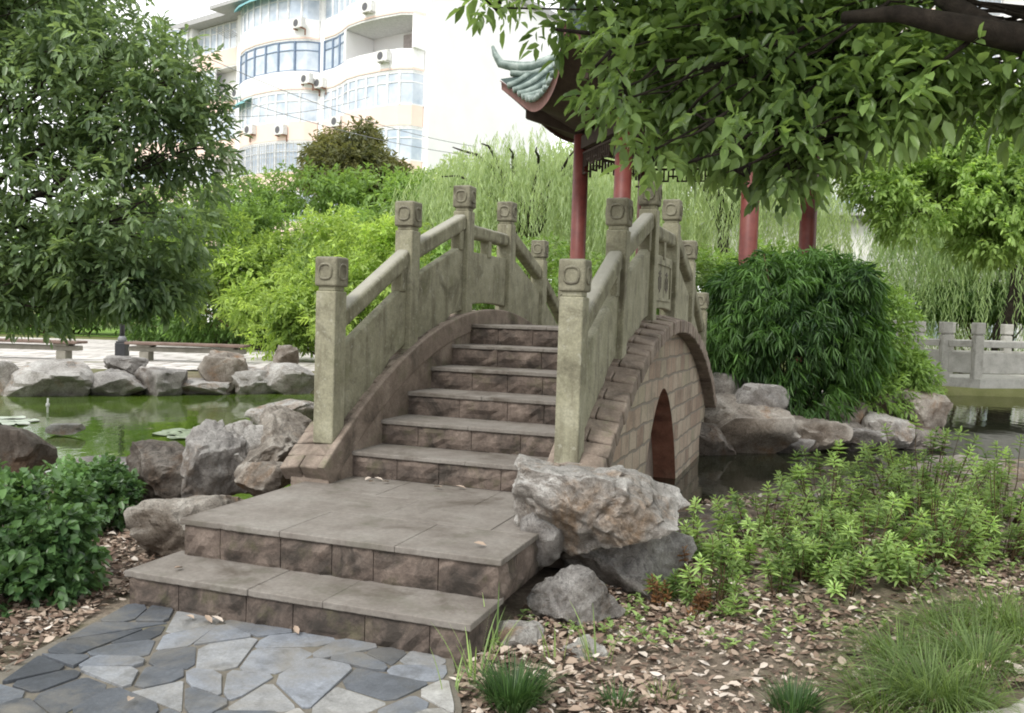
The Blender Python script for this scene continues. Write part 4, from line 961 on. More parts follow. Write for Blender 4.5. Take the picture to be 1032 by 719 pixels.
# open balcony: back wall with an opening and a little room
zb = 11.75 + 3.05; mb = MB(); fbox(mb, .5, 3.2, -1.28, -1.2, zb + 1.2, zb + 2.75); mb.build('balcony_opening', M['room'], apt)
mb = MB(); fbox(mb, .30, .5, -1.3, .9, zb + 1.12, zb + 2.9); mb.build('balcony_side', M['plaster'], apt); mb = MB(); fbox(mb, 5.75, 5.9, -1.28, .95, zb + 1.12, zb + 2.9); mb.build('balcony_side', M['plaster'], apt)
for t, o_, fl, dz, br in ((2.1, 1.31, 1, .45, 'slabgrey'), (9.3, .65, 1, .3, 'rust'), (8.6, .22, 1, .05, 'rust'), (9.7, 1.0, 2, .55, 'rust'), (10.8, 1.35, 0, .3, 'rust'), (6.5, .65, 0, .5, 'rust'), (15.9, .85, 1, .2, 'slabgrey'), (18.6, -.45, 1, .6, 'slabgrey'), (20.8, -.45, 0, .4, 'rust'), (3.4, 1.31, 2, .3, 'slabgrey'), (13.6, 1.52, 0, .55, 'rust')): ac(t, o_, 11.75 + 3.05 * fl + dz, br)
for t0, t1, fl in ((13.6, 16.9, 0), (10.2, 16.4, 2)):
    mb = MB(); zt = 11.75 + 3.05 * fl + 2.95; D = [d for d in dense(BAYS['b']) if t0 <= d[0] <= t1]; mb.grid([[fp(t, o, zt), fp(t, o + .55, zt - .32), fp(t, o + .56, zt - .45)] for t, o in D]); mb.build('awning', M['awning'], apt)
mb = MB()
for k in range(6): mb.tube([fp(17.6 + .25 * k, .2 - .5, 19.6), fp(17.6 + .25 * k, .9, 19.9)], .025, 5)
mb.build('drying_rack', M['grille'], apt)
mb = MB()
for t, h in ((1.0, .5), (1.3, .8), (1.6, .45), (2.1, .6)): mb.tube([fp(t, 1.1, 18.95), fp(t + .05, 1.15, 18.95 + h * .6), fp(t - .12, 1.2, 18.95 + h)], [.05, .04, .02], 5)
mb.build('planter_twigs', M['rust'], apt)
for i, (a, b, sag, lb) in enumerate([((170, 40, 30), (480, 148, 44), -.5, 'thin overhead cable sagging across the upper balconies'), ((215, 92, 33), (505, 160, 44), -.4, 'thin overhead cable sagging across the middle balconies'), ((228, 118, 34), (372, 98, 47), -.25, 'short thin overhead cable rising towards the right balconies')]):
    p, q = at(*a), at(*b); pts = [p.lerp(q, t) + Vector((0, 0, sag * 4 * t * (1 - t))) for t in np.linspace(0, 1, 16)]; c = pts[0]
    mb = MB(); mb.tube([x - c for x in pts], .014, 5); tag(mb.build('overhead_cable', M['cable'], None, c, True), lb, 'cable', 'overhead cables in front of the apartment block')

# pale buildings behind the right bank
b1 = empty('low_building', 'low pale garden building with banded eaves behind the willow on the right', 'building', at(900, 320, 33) * 1.0); b1.location.z = .2
mb = MB(); mb.box((-6, 0, 0), (9, 5, 5.1)); mb.build('wall', M['pale_wall'], b1)
mb = MB(); mb.box((-6.2, -.3, 5.101), (9.2, 5.2, 5.25)); mb.box((-6.3, -.5, 5.251), (9.3, 5.3, 5.36)); bevel(mb.build('roof', M['rooftile'], b1), .03)
for k in range(5): mb = MB(); mb.box((-6.2, -.42, 2.75 + .24 * k), (9.2, -.36, 2.87 + .24 * k)); mb.build('louvre', M['slabgrey'], b1)
for k in range(6):
    mb = MB(); mb.lathe([(.16, 0), (.15, 2.5)], (-5.6 + 2.9 * k, -.4, 0), 14); mb.build('column', M['winframe'], b1, None, True)
    w = MB(); w.box((-4.8 + 2.6 * k, -.03, .9), (-3.2 + 2.6 * k, -.005, 2.3)); wo = w.build('window', M['glass'], b1); f = MB()
    for x in (0, .78, 1.56): f.box((-4.8 + 2.6 * k + x, -.06, .9), (-4.74 + 2.6 * k + x, -.031, 2.3))
    f.build('window_frame', M['winframe'], wo)
b2 = empty('apartment_building', 'pale apartment block with barred balconies glimpsed through the leaves at upper right', 'building', (22, 52, 0))
mb = MB(); mb.box((-6, 0, 0), (26, 10, 21)); mb.build('wall', M['plaster'], b2)
mb = MB(); mb.box((-6.4, -.6, 21.002), (26.4, 10.4, 21.5)); mb.build('roof', M['rooftile'], b2)
for fl in range(7):
    for k in range(8):
        x = -4.5 + 3.8 * k; z = .6 + 3.0 * fl
        w = MB(); w.box((x, -.03, z + .9), (x + 2.2, -.005, z + 2.3)); wo = w.build('window', M['glass'], b2)
        f = MB(); 
        for j in range(10): f.box((x + .24 * j, -.3, z + .85), (x + .24 * j + .03, -.27, z + 2.35))
        for zz in (.85, 1.6, 2.33): f.box((x - .03, -.33, z + zz), (x + 2.25, -.301, z + zz + .04))
        f.build('balcony_bars', M['grille'], wo)
        if k % 2: q = MB(); q.box((x - .3, -1.0, z), (x + 2.6, -.4, z + .8)); q.build('balcony', M['peach'] if fl % 3 == 0 else M['plaster'], b2)

# ------------------------------------------------------------------ trees and shrubs
def add_lobes(base_lobes, extra): return base_lobes + extra
LT = lobes_px([(30, 20, 9.6, 85, 55), (105, 55, 9.2, 75, 42), (178, 85, 9.0, 42, 42), (60, 105, 9.3, 90, 60), (150, 135, 9.0, 65, 52), (196, 150, 9.1, 36, 48), (50, 190, 9.0, 90, 48), (140, 205, 8.8, 62, 48), (185, 215, 9.0, 30, 40), (120, 268, 8.9, 58, 42), (165, 275, 9.2, 34, 40), (15, 255, 8.7, 42, 42), (70, 290, 9.0, 40, 30), (25, 308, 8.6, 34, 26), (75, 250, 8.8, 50, 36), (-20, 285, 8.7, 45, 36), (95, 290, 9.2, 34, 18), (145, 288, 9.0, 34, 20)]) + \
     [(-6.6, 8.6, 4.0, 1.5, 1.3, 1.2), (-7.4, 9.6, 3.2, 1.4, 1.3, 1.1), (-5.6, 9.6, 5.4, 1.6, 1.4, 1.0), (-6.8, 10.4, 5.0, 1.3, 1.2, 1.0), (-6.5, 7.6, 2.9, 1.1, 1.0, .9)]
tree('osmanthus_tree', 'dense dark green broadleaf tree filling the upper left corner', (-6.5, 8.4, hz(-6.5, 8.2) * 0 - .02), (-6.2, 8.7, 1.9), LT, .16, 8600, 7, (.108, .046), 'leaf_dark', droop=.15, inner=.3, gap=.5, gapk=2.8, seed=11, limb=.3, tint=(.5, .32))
RT_ = lobes_px([(515, -22, 5.7, 42, 22, .4), (500, 8, 5.5, 20, 24, .25), (592, 8, 5.5, 50, 30, .5), (615, 52, 5.2, 30, 28, .4), (655, 60, 5.3, 66, 52, .6), (632, 100, 5.0, 34, 30, .4), (690, 118, 5.1, 52, 36, .5), (735, 65, 5.3, 72, 62, .7), (742, 140, 4.8, 30, 28, .35), (790, 130, 5.0, 44, 42, .45), (800, 30, 5.5, 68, 42, .6), (838, 82, 5.0, 50, 38, .45), (880, 45, 5.2, 50, 34, .45), (925, 82, 4.8, 44, 26, .4), (888, 104, 4.7, 28, 20, .3), (985, 84, 4.7, 42, 18, .35), (1025, 92, 4.5, 30, 20, .3), (940, 72, 4.9, 36, 16, .3), (690, -2, 5.8, 110, 36, .8), (840, -26, 5.6, 120, 36, .8),
        (662, 150, 4.9, 14, 14, .15), (705, 160, 4.9, 16, 12, .15), (745, 172, 4.7, 12, 12, .12), (785, 172, 4.9, 14, 14, .15), (812, 160, 4.8, 12, 14, .12), (850, 120, 4.8, 14, 14, .12), (616, 96, 5.0, 10, 16, .12)]) + \
      [(2.6, 5.2, 4.3, 1.1, 1.0, .5), (3.8, 4.6, 4.2, 1.2, 1.2, .6), (1.0, 5.6, 4.5, 1.2, 1.0, .5), (4.6, 5.2, 3.4, 1.0, 1.1, .7), (.4, 4.2, 4.4, 1.1, 1.0, .4), (2.3, 3.6, 4.5, 1.3, 1.0, .45), (4.8, 3.6, 3.9, 1.0, 1.0, .7)]
ot = tree('overhanging_tree', 'broadleaf tree overhanging the bridge from the upper right on a dark bough', (4.4, 5.0, .02), (3.9, 5.0, 3.35), RT_, .17, 6600, 6, (.108, .054), 'leaf_over', droop=.25, inner=.15, gap=.55, gapk=3.6, seed=23, limb=.14, twigs=3, tint=(.5, .34), slen=.19)
bg = MB(); tb = Vector((4.4, 5.0, .02))
for pts, rr in (([at(1120, 66, 4.5), at(1032, 40, 4.3), at(965, 27, 4.3), at(905, 14, 4.4), at(850, 18, 4.6)], [.085, .07, .058, .042, .03]), ([at(1000, 32, 4.3), at(960, 5, 4.5), at(930, -12, 4.7)], [.06, .045, .03]), ([at(985, 36, 4.3), at(955, 58, 4.4), at(935, 75, 4.6)], [.014, .01, .006]), ([at(860, 14, 5.3), at(790, 60, 5.3), at(750, 110, 5.2), at(700, 130, 5.1)], [.04, .032, .022, .012]), ([at(870, 14, 5.3), at(760, 18, 5.5), at(650, 40, 5.5), at(560, 30, 5.6)], [.04, .03, .02, .01]), ([at(900, 16, 5.2), at(870, 80, 5.0), at(845, 125, 4.9)], [.03, .022, .012])):
    bg.tube([p - tb for p in pts], rr, 9)
bg.build('bough', M['bark'], ot, sm=True)
tree('yellow_green_tree', 'bright yellow green tree behind the footbridge on the right', (10.6, 15.4, .2), (10.2, 15.3, 2.9), lobes_px([(900, 185, 14.5, 34, 26, .8), (945, 195, 14.5, 48, 36, .9), (1000, 200, 14.3, 52, 40, 1.0), (975, 160, 14.8, 60, 34, 1.0), (1040, 170, 14.5, 55, 45, 1.0), (1010, 125, 15, 60, 34, 1.0), (880, 165, 15, 30, 24, .7), (930, 135, 15.2, 40, 26, .8), (1000, 235, 14.2, 40, 22, .8), (920, 215, 14.2, 30, 22, .7)]), .14, 4600, 7, (.12, .055), 'leaf_lime', gap=.45, gapk=2.4, seed=31, limb=.25, tint=(.58, .28), droop=.3, inner=.2)
tree('bronze_tree', 'round bronze tinted tree in front of the apartment block', (at(358, 320, 40).x, 40, .3), (at(358, 200, 40).x, 40, 4.8), lobes_px([(352, 140, 40, 26, 18), (335, 160, 40, 24, 18), (375, 160, 40, 22, 16), (356, 170, 39.5, 44, 16), (390, 178, 40, 20, 12), (355, 182, 39.5, 46, 12)]), .25, 2600, 7, (.26, .11), 'leaf_red', gap=.35, gapk=.8, seed=37, tint=(.45, .28))
willow('pale weeping willow in full view above the left balustrade', (.2, 31, .25), 7.3, (4.4, 3.2), 1500, 5.8, leaf=(.22, .034))
willow('weeping willow hanging behind the right balustrade and red columns', (6.3, 28, .25), 8.2, (3.8, 3.4), 1200, 6.2, leaf=(.20, .032))
willow('weeping willow trailing over the footbridge at the right', (12.4, 22.5, .25), 7.0, (3.2, 2.6), 1500, 6.2, leaf=(.18, .026), lm='leaf_willow2')
willow('second weeping willow closing the view behind the footbridge', (15.6, 25.5, .25), 7.2, (3.6, 2.6), 1500, 6.4, leaf=(.19, .03), lm='leaf_willow2')
willow('distant pale willow glimpsed between the red columns', (3.2, 38, .25), 8.4, (4.8, 3), 1000, 6.5, leaf=(.26, .042))
GH = 'green shrubs along the far side of the pond'
def bank(label, rows, n, leaf, lm, name='shrub', **kw): return shrub(name, label, rows, n, 7, leaf, lm, .25, group=GH, r=.035, stems=8, **kw)
def clumpy(x0, x1, ytop, ybot, Y, n, sd):
    r = random.Random(sd); out = []
    for k in range(n):
        f = (k + .5) / n; x = x0 + (x1 - x0) * f + r.uniform(-12, 12); g = r.random(); y = ytop(f) + (ybot - ytop(f)) * g * .8 + 12; z = r.uniform(13, 24)
        out.append((x, y, Y + r.uniform(-.6, .9) - g * 1.2, z * 1.35, z * .85, r.uniform(.5, .9)))
    return out
bank('bright yellow green bush spreading left of the bridge balustrade', clumpy(190, 345, lambda f: 222 - 8 * math.sin(f * 9), 330, 26, 26, 3), 2600, (.17, .075), 'leaf_yellow', gap=.3, gapk=1.4, seed=41, tint=(.5, .32), droop=.15, inner=.2)
bank('bright yellow green bush just behind the first left bridge post', clumpy(275, 440, lambda f: 290 - 70 * min(1, f * 2), 345, 21, 26, 4), 2500, (.15, .062), 'leaf_yellow', gap=.3, gapk=1.7, seed=43, tint=(.58, .32), droop=.15, inner=.2)
bank('fresh green bush joining the yellow green bushes below the hedge', clumpy(215, 460, lambda f: 212, 290, 30, 24, 5), 2000, (.20, .085), 'leaf_mid', gap=.3, gapk=1.2, seed=44, tint=(.65, .3), droop=.15, inner=.2)
bank('dark green bush at the paving edge below the yellow green bushes', [(215, 320, 27, 45, 24, 1.2), (265, 318, 26, 38, 26, 1.2), (170, 325, 28.5, 40, 20, 1.2)], 1500, (.16, .075), 'leaf_hedge', gap=.2, gapk=1.4, seed=45, tint=(.5, .25))
bank('tall mid green hedge below the apartment balconies', [(250, 200, 36, 45, 16, 2), (310, 192, 36, 55, 18, 2), (380, 198, 36, 55, 22, 2), (440, 205, 35, 45, 26, 2), (410, 235, 33, 60, 25, 2), (180, 220, 36, 60, 30, 2)], 2300, (.26, .11), 'leaf_mid', name='hedge', gap=.2, gapk=.9, seed=47, tint=(.5, .25))
bank('shadowed green bush behind the left bench', [(40, 300, 33, 60, 26, 1.6), (110, 290, 33, 60, 34, 1.6), (-30, 290, 33, 50, 40, 1.6), (150, 270, 33, 60, 40, 1.8)], 2000, (.22, .10), 'leaf_hedge', gap=.3, gapk=1.0, seed=49, tint=(.6, .25))
bank('light green bush behind the shadowed bush at far left', [(20, 250, 42, 90, 40, 2.5), (120, 245, 42, 70, 50, 2.5), (-60, 240, 42, 60, 60, 2.5)], 1600, (.32, .14), 'leaf_mid', gap=.25, gapk=.8, seed=51, tint=(.6, .25))
bank('mid green bush on the bank beneath the pale willow', [(470, 300, 24, 60, 40, 1.6), (540, 290, 24, 60, 45, 1.6), (600, 300, 24, 45, 40, 1.6)], 1700, (.18, .075), 'leaf_mid', gap=.25, gapk=1.2, seed=53, tint=(.6, .25))
bank('dark clipped bush behind the footbridge railing', [(935, 305, 24, 40, 14, 1.0), (985, 305, 24, 40, 16, 1.0), (1035, 305, 24, 40, 16, 1.0)], 1100, (.14, .065), 'leaf_hedge', gap=.15, gapk=1.5, seed=55, tint=(.35, .2))
bank('green bush between pavilion and footbridge', [(690, 290, 23, 50, 36, 1.3), (770, 285, 22, 50, 36, 1.3), (830, 310, 23, 30, 20, 1.0)], 1500, (.17, .07), 'leaf_mid', gap=.25, gapk=1.2, seed=57, tint=(.5, .25))
bank('pale green tree mass rising behind the left willow', [(480, 215, 46, 60, 50, 3), (420, 220, 48, 50, 40, 3), (560, 215, 46, 60, 60, 3), (620, 200, 46, 60, 70, 3)], 2200, (.40, .18), 'leaf_willow', gap=.2, gapk=.7, seed=71, tint=(.5, .25))
bank('pale green tree mass behind the red columns', [(690, 200, 46, 60, 70, 3), (760, 210, 46, 50, 70, 3)], 2000, (.40, .18), 'leaf_willow', gap=.2, gapk=.7, seed=73, tint=(.5, .25))
bank('green tree mass behind the yellow green tree at the far right', [(1010, 230, 40, 50, 50, 3), (1070, 220, 40, 60, 60, 3)], 1800, (.34, .15), 'leaf_mid', gap=.2, gapk=.7, seed=75, tint=(.5, .25))
# bamboo clump
bl = lobes_px([(800, 330, 11.6, 72, 70, .85), (770, 300, 11.5, 52, 45, .65), (745, 330, 11.5, 38, 60, .55), (838, 302, 11.8, 42, 42, .65), (858, 350, 11.7, 36, 44, .6), (795, 400, 11.4, 58, 34, .55)])
c0 = Vector((3.75, 11.8, .15)); bb = empty('bamboo_clump', 'dense dome of fine leaved dark bamboo on the rocky bank', 'bamboo', c0); mb = MB()
for i in range(34):
    a = random.uniform(0, 6.28); rr = random.uniform(.05, .5); s = Vector((math.cos(a) * rr, math.sin(a) * rr * .8, -.1)); e = Vector((math.cos(a) * (rr + random.uniform(.2, .9)), math.sin(a) * (rr * .8 + random.uniform(.1, .6)), random.uniform(1.1, 2.2)))
    mb.tube(limb_path(s, e, .05, 6, .15), [.012, .012, .01, .009, .007, .004], 6)
mb.build('cane', M['stem'], bb, sm=True)
bl += lobes_px([(800 + random.uniform(-92, 78), 306 + random.uniform(-34, 60), 11.4 + random.uniform(-.3, .3), random.uniform(10, 22), random.uniform(10, 20), .25) for q in range(26)] + [(720, 345, 11.3, 14, 24, .25), (778, 276, 11.4, 42, 22, .4), (820, 268, 11.5, 34, 16, .35)])
P, D, U, L, W, T = sprigs(bl, 5200, 7, (.15, .022), droop=.6, inner=.45, gap=.3, gapk=4.0, seed=61, spread=.95, slen=.07, tint=(.42, .34))
link('foliage', leaf_mesh('foliage', P - np.array(c0), D, U, L, W, T, .2, .25), M['leaf_bamboo'], bb)
bl2 = lobes_px([(905, 385, 12.2, 30, 30, .4), (870, 395, 12.0, 40, 28, .4), (915, 340, 12.4, 24, 40, .4), (925, 375, 12.4, 16, 26, .3)])
shrub('shrub', 'lighter leafy shrub at the right flank of the bamboo clump', [(905, 385, 12.2, 32, 28, .4), (875, 400, 11.9, 38, 26, .4), (885, 335, 12.3, 34, 42, .4), (908, 376, 12.3, 18, 22, .3), (860, 300, 12.4, 30, 28, .4)], 2000, 7, (.10, .034), 'leaf_mid', .15, seed=63, gap=.25, gapk=3, tint=(.6, .25))
# glossy bushes in the left foreground
shrub('shrub', 'glossy dark green bush at the lower left edge', [(20, 540, 4.45, 52, 56, .28), (58, 530, 4.5, 30, 44, .22), (-24, 540, 4.45, 52, 60, .34), (62, 575, 4.4, 28, 34, .2), (20, 588, 4.35, 44, 32, .24)], 1150, 7, (.056, .042), 'leaf_shrub', 0.0, group='glossy bushes on the left bank', seed=65, gap=.15, gapk=5, droop=.1, inner=.5, slen=.07, r=.012, stems=9, tint=(.5, .26))
shrub('shrub', 'smaller glossy bush between the edge bush and the grey block boulder', [(95, 492, 5.9, 34, 24, .25), (70, 500, 5.8, 36, 30, .28), (115, 505, 5.8, 20, 22, .18)], 430, 7, (.055, .041), 'leaf_shrub', 0.0, group='glossy bushes on the left bank', seed=67, gap=.15, gapk=5, droop=.1, inner=.4, slen=.07, r=.01, stems=6, tint=(.52, .25))

# azalea-like plants in the right bed
def azalea(label, px, py, w, h, Y, nw, leaf=(.072, .021), tint=.5, red=0, mat='leaf_azalea'):
    nw = int(nw * 1.3); h *= 1.2; w *= 1.1
    py += 14; g = at(px, py, Y); gz = hz(g.x, g.y); k = Y / F; W, Hh = w * k / 2, max(.12, h * k)
    o = empty('azalea_plant', label, 'plant', (g.x, g.y, gz), 0, 'leafy azalea plants in the right bed'); mb = MB(); Ps, Ds, Us, Ls, Ts = [], [], [], [], []
    for i in range(nw):
        a = random.uniform(0, 6.28); r_ = math.sqrt(random.random()); tip = Vector((W * r_ * math.cos(a), W * .75 * r_ * math.sin(a), Hh * random.uniform(.22, 1.0) * (1 - .3 * r_ * r_)))
        s = Vector((tip.x * .35, tip.y * .35, 0)); mb.tube(limb_path(s, tip, .012, 5), [.004, .0036, .003, .0026, .002], 5)
        ax = (Vector((0, 0, 1)) + (tip - s).normalized() * .6 + Vector((random.gauss(0, .2), random.gauss(0, .2), 0))).normalized(); u = ax.orthogonal().normalized(); v = ax.cross(u)
        base = random.gauss(tint, .24)
        for layer, (m, el) in enumerate(((6, .1), (7, .45), (5, .95), (3, 1.7))):
            for q in range(m):
                th = 2 * math.pi * (q + random.random() * .5) / m + layer; d = (u * math.cos(th) + v * math.sin(th)) + ax * el
                Ps.append(tip - ax * (.060 - .02 * layer) + u * random.gauss(0, .006) + v * random.gauss(0, .006)); Ds.append(d); Us.append(ax); Ls.append(leaf[0] * random.uniform(.7, 1.15) * (1 - .13 * layer)); Ts.append(base + random.gauss(.05 * layer, .1))
        for q in range(9):
            f = random.uniform(.3, .9); p = s.lerp(tip, f); Ps.append(p); Ds.append(Vector((random.gauss(0, 1), random.gauss(0, 1), .3))); Us.append(Vector((0, 0, 1))); Ls.append(leaf[0] * .8); Ts.append(base - .15)
    mb.build('stem', M['stem'], o, sm=True); L = np.array(Ls)
    link('foliage', leaf_mesh('foliage', np.array([tuple(p) for p in Ps]), np.array([tuple(p) for p in Ds]), np.array([tuple(p) for p in Us]), L, L * leaf[1] / leaf[0], np.array(Ts), .2, .2), M[mat], o)
for a in [('sparse young azalea right beside the grey carrying boulder', 700, 560, 60, 62, 5.4, 9), ('lone low azalea sprig in front of the grey carrying boulder', 672, 612, 40, 40, 4.7, 6), ('small azalea with reddish lower leaves on the dry leaves', 716, 622, 62, 66, 4.6, 10), ('azalea standing against the dark pond left of the thicket', 765, 562, 90, 66, 5.7, 22), ('tall azalea whose tips rise over the dark water', 835, 560, 110, 86, 6.0, 34), ('dense azalea in the middle of the right bed', 862, 606, 130, 78, 5.1, 46), ('azalea at the front left of the thicket above the leaf litter', 806, 604, 84, 62, 5.0, 24), ('broad azalea before the pinkish bank rock', 925, 556, 130, 92, 6.2, 46), ('azalea right of the middle one under the tall tips', 940, 604, 110, 78, 5.3, 38), ('azalea at the right edge of the photo above the long grass', 1005, 592, 110, 90, 5.5, 40), ('back azalea at the right edge beside the pinkish rock', 1010, 545, 110, 74, 6.8, 34), ('back azalea between the tall tips and the pinkish rock', 890, 530, 100, 56, 7.0, 26), ('low azalea in front of the pond ledge rock', 745, 585, 70, 40, 5.2, 12), ('tiny azalea sprout alone on the open leaf litter', 738, 640, 34, 30, 4.45, 4), ('small azalea touching the left end of the long grass', 848, 640, 64, 46, 4.7, 9), ('small azalea between the middle azalea and the long grass', 912, 628, 70, 50, 4.85, 12), ('spindly azalea sprig in front of the thicket on bare soil', 782, 622, 36, 44, 4.75, 5)]: azalea(*a)
for a in (('small rusty red leaved seedling in front of the grey carrying boulder', 664, 616, 22, 40, 4.6, 4), ('rusty red leaved sprig beside the small azalea on the litter', 700, 640, 26, 34, 4.45, 4), ('thin reddish seedling right of the grey carrying boulder', 690, 590, 20, 44, 4.9, 3)): azalea(*a, mat='leaf_rust', leaf=(.05, .016))
shrub('fern', 'small feathery green seedling at the foot of the grey carrying boulder', [(672, 590, 4.95, 18, 20, .08)], 60, 9, (.03, .009), 'leaf_azalea', 0.0, cat='plant', seed=91, gap=.1, slen=.08, stems=4, r=.003, inner=.2)

# grasses
def tuft(label, px, py, n, ln, spread, wd, mat, rad=.06, arch=1.0, lean=(0, 0), name='grass_tuft', group='grass tufts in the foreground'):
    g = at_z(px, py, .0); z = hz(g.x, g.y); o = link(name, blades(name, n, ln, spread, wd, arch=arch, rad=rad, lean=lean), M[mat]); o.location = (g.x, g.y, z); return tag(o, label, 'grass', group)
tuft('dense dark tuft of mondo grass at the bottom centre', 516, 716, 620, .24, .75, .0042, 'grass_dark', .09)
tuft('small green grass tuft right of the dark mondo grass', 622, 716, 130, .12, .7, .004, 'grass_dark', .06)
tuft('small dark grass tuft left of the long pale grass', 800, 716, 330, .17, .75, .004, 'grass_dark', .08)
tuft('small wispy tuft between the two small dark tufts', 668, 705, 60, .10, .8, .003, 'grass', .06)
for px, py, n, ln, rad, mt, lb in [(935, 706, 420, .33, .11, 'grass_dry', 'long pale arching grass clump at the front right'), (985, 680, 420, .33, .11, 'grass_dry', 'long pale arching grass clump near the right edge'), (905, 668, 300, .28, .10, 'grass', 'green arching grass clump behind the front pale clump'), (958, 648, 340, .30, .12, 'grass', 'green arching grass clump below the azaleas'), (1028, 650, 340, .33, .12, 'grass', 'green arching grass clump cut by the right edge'), (885, 712, 240, .26, .09, 'grass', 'short green grass clump at the left end of the long grass'), (1000, 632, 300, .32, .12, 'grass', 'green grass clump at the back of the long grass near the right edge'), (962, 716, 300, .30, .11, 'grass', 'green grass clump leaning over the pavement corner')]:
    tuft(lb, px, py, n, ln, 1.1, .0034, mt, rad * 1.35, 1.2, (-.35, -.25), group='long arching grass clumps at the right')
for px, py, n, ln, lb in ((478, 688, 14, .36, 'few tall thin grass blades rising in front of the lower step corner'), (452, 700, 5, .26, 'thin arching grass blades at the corner of the paved path'), (602, 672, 12, .32, 'thin upright grass blades beside the flat white stone'), (560, 668, 5, .24, 'thin grass blades between the chipped stone and the angular rock'), (500, 655, 6, .3, 'thin grass blades right of the lower step')):
    tuft(lb, px, py, n, ln, .5, .009, 'leaf_azalea', .06, .8, name='wild_grass', group='thin grass blades by the steps')

# fallen leaves
def scatter(n, region, seed):
    r = np.random.default_rng(seed); out = []
    while len(out) < n:
        x, y, w = region(r)
        if r.random() < w: out.append((x, y))
    return np.array(out)
def inside_bridge(x, y):
    u = (x + 1.939) * math.cos(YAW) - (y - 4.405) * math.sin(YAW); v = (x + 1.939) * math.sin(YAW) + (y - 4.405) * math.cos(YAW)
    return (-.02 < u < 1.92 and v > 0) or (v <= 0 and -1.98 + max(0, 3.45 - y) * -3 < x < -.14)
def reg_left(r):
    px, py = r.uniform(-120, 190), r.uniform(505, 700); p = at_z(px, py, 0)
    return p.x, p.y, 0 if inside_bridge(p.x, p.y) else (1.0 if py < 640 else .35)
def reg_right(r):
    x, y = r.uniform(-.2, 3.6), r.uniform(3.0, 7.4)
    w = 1.0 if y < 5.6 else .45
    if inside_bridge(x, y) or (x > 1.7 and y < 3.6): w = 0
    q = math.sin(x * 3.1 + 1.3 * math.sin(y * 2.3)) + math.sin(y * 4.1 + x * 1.7); w *= .35 + .65 / (1 + math.exp(-2.5 * q))
    return x, y, w
def reg_edge(r):
    p = world(r.uniform(1.92, 2.3), r.uniform(-.3, 1.7)); return p.x, p.y, 1.0
def dead_leaves(name, pts, L0, lift=.012):
    n = len(pts); z = height(pts[:, 0], pts[:, 1]) + RNG.uniform(.004, lift + .02, n); ok = pond_depth(pts[:, 0], pts[:, 1]) < .05
    P = np.stack([pts[:, 0], pts[:, 1], z], 1)[ok]; n = len(P); a = RNG.uniform(0, 6.28, n); D = np.stack([np.cos(a), np.sin(a), RNG.normal(0, .16, n)], 1); U = unit(np.stack([RNG.normal(0, .32, n), RNG.normal(0, .32, n), np.ones(n)], 1))
    L = L0 * RNG.uniform(.3, 1.3, n) ** 1.2; tag(link(name, leaf_mesh(name, P, D, U, L, L * RNG.uniform(.35, .85, n), RNG.normal(.5, .27, n), RNG.uniform(-.3, .5, n), RNG.uniform(-.25, .15, n)), M['litter']), kind='stuff')
dead_leaves('fallen_leaves', np.concatenate([scatter(9000, reg_left, 5), scatter(19000, reg_right, 6), scatter(1400, reg_edge, 9)]), .045)
r = random.Random(8); LV = []
for i, (u, v, z) in enumerate([(.62, 1.72, .37), (.95, 1.70, .37), (1.15, 1.76, .37), (.45, 1.70, .37), (.50, 1.66, .37), (.56, 1.75, .37), (1.78, .5, .37), (1.72, 1.2, .37), (.3, .12, .175), (.7, -.08, .02), (.55, -.1, .02), (.62, -.06, .02), (.66, -.11, .02), (1.1, -.07, .02), (.92, -.9, .03), (.15, -.5, .03)]):
    p = world(u, v, z + .006); LV.append(tuple(p))
P = np.array(LV); n = len(P); a = RNG.uniform(0, 6.28, n)
tag(link('fallen_leaves', leaf_mesh('step_leaves', P, np.stack([np.cos(a), np.sin(a), np.full(n, .1)], 1), unit(np.stack([RNG.normal(0, .3, n), RNG.normal(0, .3, n), np.ones(n)], 1)), RNG.uniform(.05, .085, n), .03, RNG.uniform(.5, .9, n), .4, -.1), M['litter']), kind='stuff')
# ground cover between the plants
g = scatter(1500, reg_right, 16); g = g[(pond_depth(g[:, 0], g[:, 1]) < 0) & (g[:, 1] > 3.9)]
Pg, Dg, Ug, Lg, Tg = [], [], [], [], []
for x, y in g[:760]:
    z = hz(x, y); m = random.randint(3, 6)
    for q in range(m):
        a = random.uniform(0, 6.28); Pg.append((x, y, z + random.uniform(.01, .05))); Dg.append((math.cos(a), math.sin(a), random.uniform(.1, .9))); Ug.append((0, 0, 1)); Lg.append(random.uniform(.015, .05)); Tg.append(random.uniform(.2, .8))
L = np.array(Lg); tag(link('ground_cover', leaf_mesh('ground_cover', np.array(Pg), np.array(Dg), np.array(Ug), L, L * .5, np.array(Tg)), M['leaf_azalea']), kind='stuff')

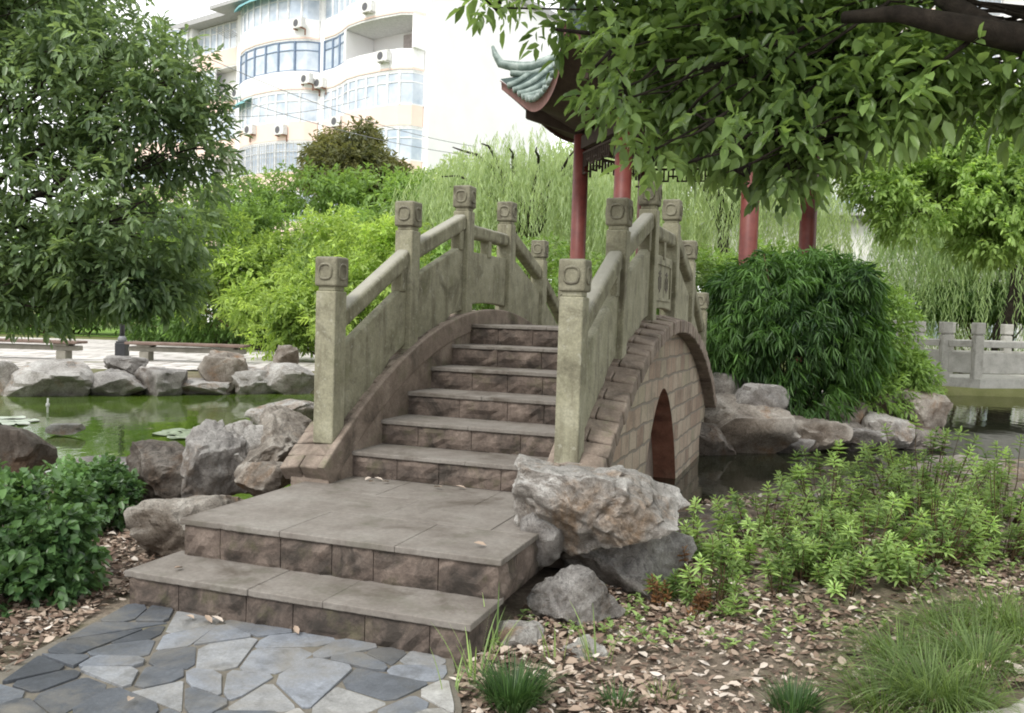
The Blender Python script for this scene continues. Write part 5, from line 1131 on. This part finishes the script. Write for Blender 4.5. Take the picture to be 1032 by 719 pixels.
# ------------------------------------------------------------------ light, sky, camera
SUN_EL, SUN_AZ = math.radians(50), math.radians(214)     # azimuth clockwise from +Y: behind and left of the camera
w = bpy.data.worlds.new('World'); scene.world = w; w.use_nodes = True; nt = w.node_tree; nt.nodes.clear()
sky = nt.nodes.new('ShaderNodeTexSky'); sky.sky_type = 'NISHITA'; sky.sun_disc = False; sky.sun_elevation = SUN_EL; sky.sun_rotation = SUN_AZ; sky.air_density = 1.0; sky.dust_density = 4.0; sky.ozone_density = 1.0
hs = nt.nodes.new('ShaderNodeHueSaturation'); hs.inputs['Saturation'].default_value = .12
mx = nt.nodes.new('ShaderNodeMix'); mx.data_type = 'RGBA'; mx.inputs[0].default_value = .65; mx.inputs[7].default_value = (20.0, 20.3, 20.5, 1)
bgn = nt.nodes.new('ShaderNodeBackground'); bgn.inputs['Strength'].default_value = .12
ow = nt.nodes.new('ShaderNodeOutputWorld')
nt.links.new(sky.outputs[0], hs.inputs['Color']); nt.links.new(hs.outputs[0], mx.inputs[6]); nt.links.new(mx.outputs[2], bgn.inputs['Color']); nt.links.new(bgn.outputs[0], ow.inputs['Surface'])
sun = bpy.data.lights.new('sun', 'SUN'); sun.energy = 2.4; sun.angle = math.radians(14); sun.color = (1.0, .96, .9)
so = bpy.data.objects.new('sun', sun); COL.objects.link(so)
d = Vector((math.sin(SUN_AZ) * math.cos(SUN_EL), math.cos(SUN_AZ) * math.cos(SUN_EL), math.sin(SUN_EL))); so.rotation_euler = (-d).to_track_quat('-Z', 'Y').to_euler(); so.location = d * 60
cam = bpy.data.cameras.new('camera'); co = bpy.data.objects.new('camera', cam); COL.objects.link(co); scene.camera = co
cam.sensor_fit = 'HORIZONTAL'; cam.sensor_width = 36; cam.lens = 36 * F / 1032; cam.clip_start = .05; cam.clip_end = 2000
co.matrix_world = Matrix.Translation((0, 0, EYE)) @ Matrix.Rotation(math.pi / 2 - PITCH, 4, 'X') @ Matrix.Rotation(ROLL, 4, 'Z')
scene.view_settings.view_transform = 'Standard'; scene.view_settings.look = 'None'; scene.view_settings.exposure = 0; scene.view_settings.gamma = 1
scene.cycles.use_denoising = True; scene.cycles.filter_width = 1.9
scene.cycles.max_bounces = 8; scene.cycles.diffuse_bounces = 4; scene.cycles.transmission_bounces = 4; scene.cycles.sample_clamp_indirect = 8
scene.render.film_transparent = False
